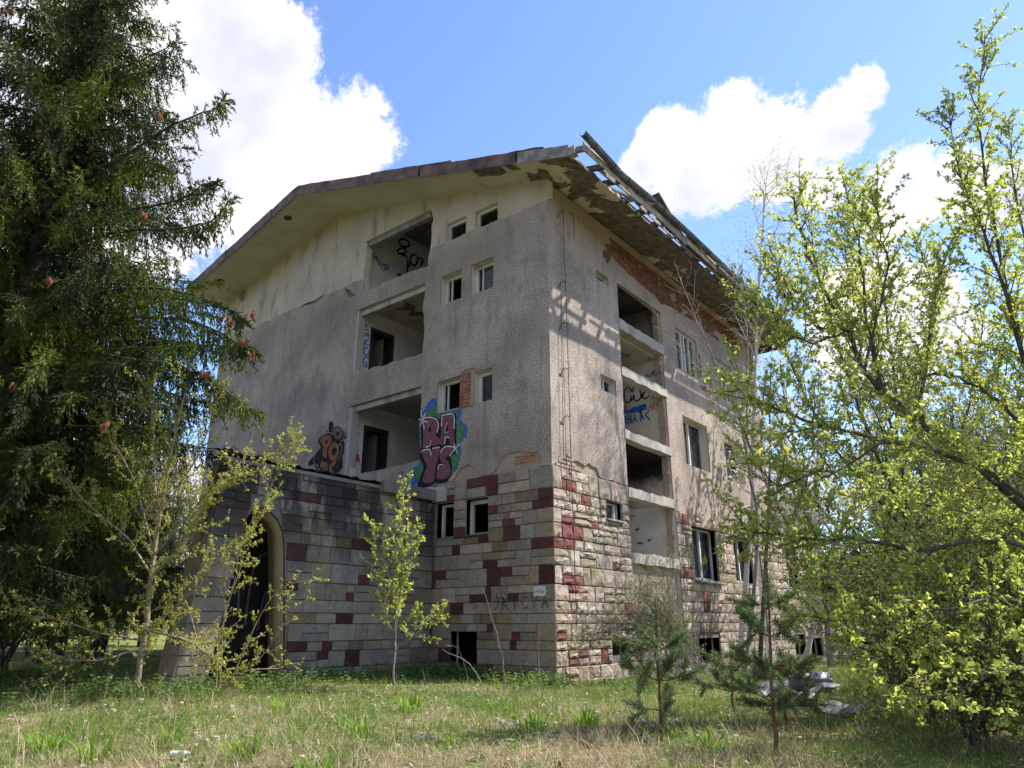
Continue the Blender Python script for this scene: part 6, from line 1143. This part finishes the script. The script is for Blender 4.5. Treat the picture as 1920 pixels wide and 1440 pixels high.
# trees further back on the right
cf_bg = [dict(gap=.32, tip=.012, taper=.2, start=.2), dict(len=(1.0, 2.6), ang=48, up=.25, trop=.12, r=.03, tip=.008, gap=.22, seg=.3, wob=.1, fall=.45, lgap=.3, k=(2, 4), size=.09), dict(len=(.4, 1.1), ang=50, up=.1, trop=.05, r=.008, tip=.004, seg=.2, wob=.14, lgap=.14, k=(3, 5), size=.085)]
def bgtree(name, x, y, H, label, leafm, bark, seed, group, cf=cf_bg, fork=3, size=1.0):
    g = random.Random(seed); b = Vector((x, y, gz(x, y) - .1)); L = [[b, b + Vector((.1, 0, H * .3)), b + Vector((g.uniform(-.3, .3), g.uniform(-.3, .3), H * .62)), b + Vector((g.uniform(-.5, .5), g.uniform(-.5, .5), H))]]
    for i in range(fork):
        a = 6.28 * i / fork + g.uniform(0, 1); s = b + Vector((0, 0, H * g.uniform(.18, .4))); w = H * g.uniform(.16, .26)
        L.append([s, s + Vector((math.cos(a) * w * .5, math.sin(a) * w * .5, H * .2)), s + Vector((math.cos(a) * w, math.sin(a) * w, H * g.uniform(.4, .55)))])
    return plant(name, b, L, cf, .012 * H, bark, leafm, label, 'tree', group, seed)
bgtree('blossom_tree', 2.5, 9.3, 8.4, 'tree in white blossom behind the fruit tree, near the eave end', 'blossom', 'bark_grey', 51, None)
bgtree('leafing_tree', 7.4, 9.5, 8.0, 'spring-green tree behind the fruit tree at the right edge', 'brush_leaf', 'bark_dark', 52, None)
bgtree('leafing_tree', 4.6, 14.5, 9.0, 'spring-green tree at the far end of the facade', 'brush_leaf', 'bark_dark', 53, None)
def dup(root, loc, rot, s, label):
    r_ = root.copy(); COL.objects.link(r_); r_.location = loc; r_.rotation_euler = (0, 0, rot); r_.scale = (s, s, s); r_['label'] = label
    for c in list(root.children): d = c.copy(); COL.objects.link(d); d.parent = r_; d.matrix_parent_inverse = c.matrix_parent_inverse.copy()
    return r_
# bare woodland edge: left, beyond the meadow, and right, beyond the building
w1 = bgtree('woodland_tree', -36, 4, 11, 'brown leafless tree beyond the meadow, seen under the big spruce', 'far_leaf', 'bark_far', 61, 'bare trees beyond the meadow', fork=5)
w2 = bgtree('woodland_tree', -38.5, 1.5, 12, 'brown budding tree beyond the meadow at the left edge', 'far_leaf', 'bark_far', 62, 'bare trees beyond the meadow', fork=4)
spots = [(-33, 6.2, .4, .85, 'smaller bare tree beyond the meadow, second from the building'), (-30.5, 8, 1.2, .9, 'bare tree beyond the meadow, closest to the building'), (-45.5, 5.7, 2.0, 1.1, 'bare tree in the rear row, furthest left'), (-42.2, 8.3, 2.9, 1.0, 'bare tree in the middle of the rear row'), (-39, 10.9, 3.6, 1.1, 'bare tree in the rear row, nearest the building')]
for i, (x, y, r_, s, lb) in enumerate(spots): o = dup((w1, w2)[i % 2], (x, y, gz(x, y) - .1), r_, s, lb); o['group'] = 'bare trees beyond the meadow'
rsp = [(1.5, 24.5, .3, .9, 'hazy brown tree just past the far end of the building'), (3.5, 28, 1.4, 1.0, 'hazy brown tree behind the birches'), (5.5, 31, 2.2, 1.05, 'hazy brown tree furthest back on the right'), (3.2, 20.5, 3.3, .8, 'hazy brown tree behind the white blossom tree'), (5.8, 19, 4.1, .8, 'hazy brown tree behind the right-hand thicket'), (7.5, 24, 5.2, 1.0, 'hazy brown tree in the background at the right edge')]
for i, (x, y, r_, s, lb) in enumerate(rsp): o = dup((w2, w1)[i % 2], (x, y, gz(x, y) - .1), r_, s, lb); o['group'] = 'hazy trees in the right background'
# ------------------------------------------------------------------ distant wooded ridge
def hill_mat():
    m = Mt('wooded_ridge', 1.0, 0.0); a = m.noise(.09, 6, .7); b = m.noise(.5, 5, .75)
    m.col(m.mix(m.mr(b, .3, .7), m.mix(m.mr(a, .35, .65), (0.075, 0.068, 0.045), (0.045, 0.055, 0.028)), (0.15, 0.14, 0.085))); return m.bump(b, 1.0, 2.0).m
V = []; F = []; n = 240; rows = 7
for i in range(n):
    a = 6.2832 * i / n
    for j in range(rows):
        d = 95 + j * 22; h = (0, 5, 11, 15, 17.5, 19, 12)[j] * (1 + .45 * mnoise.noise(Vector((math.cos(a) * 2.2, math.sin(a) * 2.2, .3)))) + (1.6 * mnoise.noise(Vector((math.cos(a) * 40, math.sin(a) * 40, j * 1.7))) if j else 0)
        V.append((math.cos(a) * d, math.sin(a) * d, 1.0 + h if j else -1.0))
for i in range(n):
    for j in range(rows - 1): k = (i + 1) % n; F.append((i * rows + j, k * rows + j, k * rows + j + 1, i * rows + j + 1))
tag(link('hill', np_mesh('hill', V, F, True), hill_mat()), kind='structure')
# ------------------------------------------------------------------ grass
rs = np.random.RandomState(3)
fh = np.array([-math.sin(R(38.975)), math.cos(R(38.975))]); rt = np.array([math.cos(R(38.975)), math.sin(R(38.975))])
def scatter(n, dmin, dmax, pw=1.0, ang=50):
    d = dmin + (dmax - dmin) * rs.rand(n) ** pw; a = np.radians(rs.uniform(-ang, ang, n))
    p = np.array([CAM.x, CAM.y])[None] + fh[None] * (d * np.cos(a))[:, None] + rt[None] * (d * np.sin(a))[:, None]
    bad = ((p[:, 1] > -.06) & (p[:, 0] < .08)) | ((p[:, 0] < -3.44) & (p[:, 0] > -4.2) & (p[:, 1] > -5.9)) | ((p[:, 0] > -5.6) & (p[:, 0] < -3.4) & (p[:, 1] > -4.7))
    return p[~bad]
def nz(p, s, o): return np.array([mnoise.noise(Vector((x * s, y * s, o))) for x, y in p])
GX = np.array(gx); GY = np.array(gy); GZ = np.array([[gz(x, y) for x in gx] for y in gy])
def gzv(p):
    i = np.clip(np.searchsorted(GX, p[:, 0]) - 1, 0, len(GX) - 2); j = np.clip(np.searchsorted(GY, p[:, 1]) - 1, 0, len(GY) - 2)
    u = (p[:, 0] - GX[i]) / (GX[i + 1] - GX[i]); v = (p[:, 1] - GY[j]) / (GY[j + 1] - GY[j])
    return GZ[j, i] * (1 - u) * (1 - v) + GZ[j, i + 1] * u * (1 - v) + GZ[j + 1, i] * (1 - u) * v + GZ[j + 1, i + 1] * u * v
def blades(p, h, w, lean, bend):
    n = len(p); z = gzv(p) - .01; b = np.column_stack([p, z]); a = rs.uniform(0, 6.283, n); dirv_ = np.column_stack([np.cos(a), np.sin(a), np.zeros(n)]); a2 = rs.uniform(0, 6.283, n); sd = np.column_stack([np.cos(a2), np.sin(a2), np.zeros(n)]) * (w / 2)[:, None]
    up = np.array([0, 0, 1.0])[None]; m = b + dirv_ * (h * lean * .45)[:, None] + up * (h * .55 * np.sqrt(np.maximum(.03, 1 - lean ** 2)))[:, None]
    t = m + dirv_ * (h * (lean * .55 + bend))[:, None] + up * (h * .45 * np.sqrt(np.maximum(.02, 1 - np.minimum(1, lean + bend) ** 2)))[:, None]
    v = np.stack([b - sd, b + sd, m + sd * .75, m - sd * .75, t], 1).reshape(-1, 3); k = np.arange(n)[:, None] * 5
    q = np.concatenate([k + np.array([[0, 1, 2, 3]])], 0); tr = k + np.array([[3, 2, 4, 4]])
    return v, q, tr
def blade_obj(name, p, h, w, lean, bend, mat, label, cat):
    v, q, tr = blades(p, h, w, lean, bend)
    # second face of each blade as a triangle: duplicate tip with a hair of width
    n = len(p); v = v.reshape(n, 5, 3); tip2 = v[:, 4:5] + (v[:, 2:3] - v[:, 3:4]) * .05; v = np.concatenate([v, tip2], 1).reshape(-1, 3); k = np.arange(n)[:, None] * 6
    F = np.concatenate([k + np.array([[0, 1, 2, 3]]), k + np.array([[3, 2, 5, 4]])], 0)
    return tag(link(name, np_mesh(name, v, F), mat), label, cat, kind='stuff')
M['grass'] = leaf_mat('fresh_grass', (0.085, 0.17, 0.02), (0.23, 0.36, 0.06), .4); M['straw'] = leaf_mat('dry_straw', (0.24, 0.185, 0.105), (0.52, 0.43, 0.285), .2, .8)
M['weed'] = leaf_mat('nettle_leaf', (0.075, 0.145, 0.035), (0.20, 0.30, 0.085), .35); M['litter'] = leaf_mat('pale_dead_leaf', (0.22, 0.155, 0.10), (0.52, 0.45, 0.36), .1)
M['strap'] = leaf_mat('strap_leaf', (0.10, 0.21, 0.015), (0.22, 0.36, 0.04), .4)
def green_w(p):
    near = np.clip((np.linalg.norm(p - np.array([[CAM.x, CAM.y]]), axis=1) - 7.0) / 5.0, 0, 1)
    return near * .85 + nz(p, .55, 2.2) * .75 + nz(p, 1.9, 5.5) * .45 + .34
p = scatter(230000, 4.0, 24, 1.35); gw_ = green_w(p); p1_ = p[rs.rand(len(p)) < np.clip(gw_, .06, 1)]; n = len(p1_)
blade_obj('grass', p1_, rs.uniform(.05, .15, n) * (1 + .5 * np.clip(nz(p1_, .8, 9), 0, 1)), rs.uniform(.004, .009, n), rs.uniform(.05, .6, n), rs.uniform(.0, .4, n), M['grass'], 'short fresh green grass covering the ground before the building', 'grass')
p = scatter(150000, 4.0, 22, 1.25); gw_ = green_w(p); p2_ = p[rs.rand(len(p)) < np.clip(1.15 - gw_, .12, 1) * np.clip(.9 + 1.6 * nz(p, 1.1, 7.7), .12, 1)]; n = len(p2_)
blade_obj('dry_grass', p2_, rs.uniform(.10, .34, n), rs.uniform(.003, .007, n), rs.uniform(.55, .98, n), rs.uniform(.0, .5, n), M['straw'], 'matted dry straw-coloured grass in the foreground', 'dry grass')
lv = Leaves(); g = random.Random(12)
for x, y in scatter(5200, 4.5, 17, .8, 46):
    q = Vector((x, y, gz(x, y) + g.uniform(.01, .06))); s = g.uniform(.025, .07); lv.add(q, (g.gauss(0, 1), g.gauss(0, 1), g.gauss(0, .25)), (g.gauss(0, .35), g.gauss(0, .35), 1), s, s * g.uniform(.4, .8))
tag(link('leaf_litter', lv.mesh('leaf_litter'), M['litter']), 'pale dead leaves and litter strewn through the grass', 'leaf litter', kind='stuff')
p = scatter(5200, 5.5, 17, 1.0, 44); p3_ = p[nz(p, .6, 3.3) > .12]; n = len(p3_)
blade_obj('dead_stems', p3_, rs.uniform(.18, .55, n), rs.uniform(.004, .007, n), rs.uniform(.05, .55, n), rs.uniform(.0, .35, n), M['straw'], 'thin dead weed stalks standing up out of the grass', 'dead stalks')
# broad-leaved weeds: band along the foot of the walls and patches in the meadow
lv = Leaves()
def weed(x, y, h):
    z = gz(x, y); k = max(3, int(h / .05))
    for i in range(k):
        q = Vector((x + g.gauss(0, .02), y + g.gauss(0, .02), z + h * (i + .5) / k))
        for _ in range(3):
            a = g.uniform(0, 6.28); s = g.uniform(.045, .085) * (1.1 - .5 * i / k); lv.add(q, (math.cos(a), math.sin(a), g.uniform(-.1, .5)), (g.gauss(0, .3), g.gauss(0, .3), 1), s, s * .62)
for _ in range(900):
    x = g.uniform(-3.3, .6); y = -.15 - abs(g.gauss(0, .55)) - max(0, -x) * .03; weed(x, y, g.uniform(.10, .30))
for _ in range(500):
    y = g.uniform(-6.5, -.3); x = -3.35 + abs(g.gauss(0, .7)); weed(x, y, g.uniform(.10, .30))
for _ in range(350): x = g.uniform(.2, 4.0); y = g.uniform(-1.0, 4.5); weed(x, y, g.uniform(.08, .24))
for _ in range(700): x = g.uniform(-8, -2.2); y = -6.6 - abs(g.gauss(0, .8)); weed(x, y, g.uniform(.10, .28))
for x, y in scatter(900, 6, 14, 1.0, 40):
    if mnoise.noise(Vector((x * .7, y * .7, 8.8))) > .1: weed(x, y, g.uniform(.06, .14))
tag(link('weeds', lv.mesh('weeds'), M['weed']), 'low nettles and broad-leaved weeds along the foot of the walls', 'weeds', kind='stuff')
# strap-leaved clumps
def clump(x, y, n, h, label, spread=.16):
    b = Vector((x, y, gz(x, y) - .01)); V = []; F = []
    for i in range(n):
        a = g.uniform(0, 6.28); d = Vector((math.cos(a), math.sin(a), 0)); s = Vector((-d.y, d.x, 0)); L = h * g.uniform(.35, 1.25); w = g.uniform(.006, .017); p0 = b + d * g.uniform(0, spread) + s * g.uniform(-.09, .09); o = len(V); ln = g.uniform(.15, .95)
        for k in range(5):
            t = k / 4; c = p0 + d * (L * ln * t * t * .9) + Vector((0, 0, L * (t - .38 * ln * t * t))); ww = w * (1 - t ** 2 * .92)
            V += [tuple(c - s * ww), tuple(c + s * ww)]
        F += [(o + 2*k, o + 2*k + 1, o + 2*k + 3, o + 2*k + 2) for k in range(4)]
    o = link('leafy_clump', np_mesh('leafy_clump', V, F), M['strap']); tag(o, label, 'plant', 'strap-leaved clumps in the grass')
for c in [(0.06, -8.95, 60, 0.26, 'bright strap-leaved clump at the bottom left, leftmost of all'), (1.07, -8.87, 30, 0.3, 'narrow strap-leaved clump right of the leftmost one'), (2.4, -8.18, 70, 0.24, 'wide strap-leaved clump at the bottom, left of centre'), (0.21, -6.3, 40, 0.24, 'strap-leaved clump in the green strip before the arch'), (3.51, -8.17, 50, 0.22, 'strap-leaved clump cut by the bottom edge'), (1.18, -4.97, 60, 0.28, 'tall bright strap-leaved clump beside a dark hollow'), (2.44, -6.88, 40, 0.22, 'small strap-leaved clump in the middle of the dry grass'), (3.47, -5.27, 45, 0.24, 'strap-leaved clump below the building corner, centre'), (3.6, -6.62, 40, 0.22, 'grassy clump in the dry patch just left of centre'), (3.81, -4.71, 50, 0.26, 'strap-leaved clump left of the mossy log'), (0.75, -8.0, 30, 0.24, 'small clump right of the small crooked tree'), (5.61, -5.4, 50, 0.25, 'strap-leaved clump between the two young pines')]: clump(*c)
# ------------------------------------------------------------------ young pines
def pine(base, top, whorls, label, seed, br_len):
    g = random.Random(seed); b = Vector(base); b.z = gz(b.x, b.y) - .03; t = empty('young_pine', b); tag(t, label, 'tree', 'young pines in the foreground'); tp = Vector(top); H = (tp - b).length
    wood = MB(); P_, D_, L_, W_ = [], [], [], []
    stem = [b.lerp(tp, k / 10) + (rv(g, .008) if 0 < k < 10 else Vector()) for k in range(11)]; wood.tube(stem, .021, .006, 7, False)
    def shoot(p, d, L, dens=700):
        d = d.normalized(); wood.tube([p, p + d * L], .005, .003, 4, False)
        for i in range(int(L * dens)):
            s = g.random(); q = p + d * (L * (.05 + .95 * s)); n = (d * g.uniform(.5, 1.3) + rv(g, .62)).normalized(); P_.append(tuple(q)); D_.append(tuple(n)); L_.append(g.uniform(.055, .095)); W_.append(.0065)
    shoot(tp - (tp - b).normalized() * .42, tp - b, .36, 820)
    for (f, k, ln) in whorls:
        p = b.lerp(tp, f); a0 = g.uniform(0, 6.28)
        for i in range(k):
            a = a0 + 6.28 * i / k + g.uniform(-.35, .35); L = ln * g.uniform(.7, 1.15); d = Vector((math.cos(a), math.sin(a), g.uniform(.05, .45))); pts = curve(g, p, d, L, 5, .06, .5); wood.tube(pts, .009, .004, 5, False)
            q, dd = along(pts, .55); shoot(q, dd, L * .45, 760)
            for _ in range(3):
                q, dd = along(pts, g.uniform(.45, .95)); shoot(q, dd + rv(g, .55), g.uniform(.12, .24), 760)
            q, dd = along(pts, .99); shoot(q, dd + Vector((0, 0, .3)), g.uniform(.12, .22), 760)
    wood.build('trunk', M['bark_pine'], t, True); v = sprays(np.array(P_), np.array(D_), np.array(L_), np.array(W_), np.random.RandomState(seed)); n2 = len(v) // 2
    link('needles', np_mesh('needles', v[:n2], np.arange(n2).reshape(-1, 4)), M['pine'], t)
pine((5.05, -5.27, 0), (5.07, -5.26, 1.36), [(.22, 3, .18), (.42, 5, .36), (.62, 5, .27)], 'young pine with bare brown leader, in front of the building corner', 71, .4)
pine((6.17, -5.27, 0), (6.26, -5.20, 1.62), [(.28, 3, .2), (.45, 4, .32), (.62, 4, .28), (.8, 3, .18)], 'young pine with dark stem in front of the crumpled metal sheet', 72, .4)
pine((4.55, -2.3, 0), (4.6, -2.3, .78), [(.35, 5, .36), (.7, 4, .26)], 'smallest bushy pine, just right of the building corner', 73, .3)
pine((5.7, -3.6, 0), (5.72, -3.6, .85), [(.3, 5, .34), (.62, 5, .28)], 'low pine between the two taller young pines', 74, .3)
# ------------------------------------------------------------------ things lying in the grass
M['sheet'] = simple('grey_galvanised_sheet', (0.20, 0.205, 0.215), .5, .5, 3.5, .5, 8, .35, .5)
M['sheet_rust'] = simple('sheet_with_rust', (0.30, 0.20, 0.13), .7, .6, 4, .5, 8, .1)
def sheet(name, c, ax, L, Wd, amp, label, mat, seed, curl=0.0, tilt=0.0):
    g = random.Random(seed); c = Vector(c); u = Vector((math.cos(ax), math.sin(ax), 0)); v = Vector((-u.y, u.x, 0)); nu, nv = 16, 8; V = []; F = []
    for i in range(nu + 1):
        for j in range(nv + 1):
            s, t = i / nu - .5, j / nv - .5; z = amp * mnoise.noise(Vector((s * 3.2 + seed, t * 2.4, seed * .7))) + curl * (4 * t * t) + tilt * (t + .5) + .02 * math.sin(j * 2.6)
            V.append(tuple(c + u * (L * s * (1 + .08 * math.sin(j))) + v * (Wd * t * (1 + .12 * math.sin(i * .9))) + Vector((0, 0, z))))
    F = [(i * (nv + 1) + j, i * (nv + 1) + j + 1, (i + 1) * (nv + 1) + j + 1, (i + 1) * (nv + 1) + j) for i in range(nu) for j in range(nv)]
    o = link(name, np_mesh(name, V, F), mat); md = o.modifiers.new('s', 'SOLIDIFY'); md.thickness = .012; tag(o, label, 'metal sheet', 'scrap metal in the grass')
sheet('metal_sheet', (4.95, -1.35, gz(4.95, -1.35) + .16), R(-38), 1.5, .55, .16, 'long crumpled grey metal sheet lying in the grass on the right', M['sheet'], 2, .0, .12)
sheet('metal_sheet', (5.75, -1.9, gz(5.75, -1.9) + .09), R(-30), 1.0, .4, .08, 'flat rusty end of scrap sheet lying right of the curled one', M['sheet'], 5)
sheet('metal_sheet', (5.25, -1.2, gz(5.25, -1.2) + .20), R(20), .55, .4, .05, 'short curled metal sheet standing up behind the long one', M['sheet'], 7, .20, .05)
# mossy log with dead grass hanging over it
c0, c1 = Vector((4.15, -5.55, gz(4.15, -5.55) - .01)), Vector((4.75, -4.55, gz(4.75, -4.55) + .01)); mb = MB(); pts = [c0.lerp(c1, k / 9) + Vector((.03 * math.sin(k * 2.1), 0, .035 * math.sin(k * 1.3))) for k in range(10)]; mb.tube(pts, .075, .095, 9)
dr = Leaves(); g = random.Random(44)
for k in range(900):
    p_ = c0.lerp(c1, g.uniform(-.05, 1.05)) + Vector((g.gauss(0, .05), g.gauss(0, .05), .085 + g.uniform(-.02, .03))); L_ = g.uniform(.08, .22); dr.add(p_, (g.uniform(.2, 1) * (1 if g.random() < .75 else -1), -g.uniform(.2, 1), g.uniform(-1.1, .2)), (0, 0, 1), L_, .007)
lg = empty('mossy_log', c0); tag(lg, 'short rotten log draped with dry grass left of the young pine', 'log'); mb.build('log', simple('rotten_wood', (0.17, 0.115, 0.06), .95, .5, 8, .8, 30), lg, True); link('dry_grass_mat', dr.mesh('dry_grass_mat'), M['straw'], lg)
MB().tube([(4.95, -5.2, gz(4.95, -5.2) + .1), (4.75, -5.1, gz(4.75, -5.1) + .16), (4.55, -5.0, gz(4.55, -5) + .24)], .014, .006, 5).build('branch_stub', M['bark_grey'], lg)
bt = (1.63, -8.45)
tb = empty('plastic_bottle', (bt[0], bt[1], gz(bt[0], bt[1]))); tag(tb, 'crushed pale plastic bottle lying in the dry grass, bottom left', 'bottle')
bz = gz(bt[0], bt[1]) + .05; u = Vector((.82, .57, 0)); bp = Vector((bt[0], bt[1], bz)); V = []; prof = [(0, .026), (.02, .033), (.10, .030), (.13, .034), (.16, .026), (.185, .012), (.205, .012)]; mb = MB(); s_ = Vector((-u.y, u.x, 0)); k = 9
for d, r_ in prof:
    for i in range(k): a = 6.283 * i / k; V.append(tuple(bp + u * d + s_ * r_ * math.cos(a) + Vector((0, 0, r_ * .8 * math.sin(a)))))
mb.add(V, [(j * k + i, j * k + (i + 1) % k, (j + 1) * k + (i + 1) % k, (j + 1) * k + i) for j in range(len(prof) - 1) for i in range(k)] + [tuple(range(k))]); mb.build('body', simple('pale_plastic', (.62, .66, .66), .35, .1), tb, True)
MB().tube([bp + u * .2, bp + u * .225], .014, .014, 9).build('cap', simple('blue_cap', (.1, .2, .4), .5), tb)
mb = MB(); g = random.Random(101)
for _ in range(420):
    if g.random() < .55: x, y = g.uniform(.15, 2.2), g.uniform(-.3, 9.0)
    else: x, y = g.uniform(-3.2, 6.5), g.uniform(-8.2, -1.0)
    c = g.uniform(.012, .045); z = gz(x, y); a = g.uniform(0, 3); b_ = Vector((x, y, z + c * .3)); u_ = Vector((math.cos(a), math.sin(a), g.uniform(-.3, .3))) * c; w_ = Vector((-math.sin(a), math.cos(a), g.uniform(-.2, .2))) * c * g.uniform(.5, .9); h_ = Vector((0, 0, c * g.uniform(.3, .6)))
    mb.add([b_ - u_ - w_ - h_, b_ + u_ - w_ - h_, b_ + u_ * .8 + w_ - h_, b_ - u_ + w_ * .7 - h_, b_ - u_ * .7 - w_ * .8 + h_, b_ + u_ * .8 - w_ * .6 + h_, b_ + u_ * .5 + w_ * .8 + h_, b_ - u_ * .8 + w_ * .5 + h_], [(0, 3, 2, 1), (4, 5, 6, 7), (0, 1, 5, 4), (1, 2, 6, 5), (2, 3, 7, 6), (3, 0, 4, 7)])
tag(mb.build('rubble_crumbs', M['concrete']), 'small crumbs of fallen plaster and stone scattered in the grass', 'rubble', kind='stuff')
# rubble under the stairwell side
for i, (x, y, s) in enumerate([(1.05, 3.6, .2), (.8, 5.4, .26), (1.3, 6.3, .17), (.6, 7.4, .22)]):
    bm = bmesh.new(); bmesh.ops.create_icosphere(bm, subdivisions=2, radius=s); g = random.Random(80 + i)
    for v in bm.verts: v.co *= 1 + .35 * mnoise.noise(v.co * 4 + Vector((i * 3, 0, 0))); v.co.z *= .6
    me = bpy.data.meshes.new('rubble_block'); bm.to_mesh(me); bm.free(); o = link('rubble_block', me, M['concrete']); o.location = (x, y, gz(x, y) + s * .3)
    tag(o, ['pale rubble block nearest the building corner', 'largest rubble block under the stairwell', 'small rubble block by the basement window', 'rubble block furthest along the facade'][i], 'rubble', 'rubble along facade')
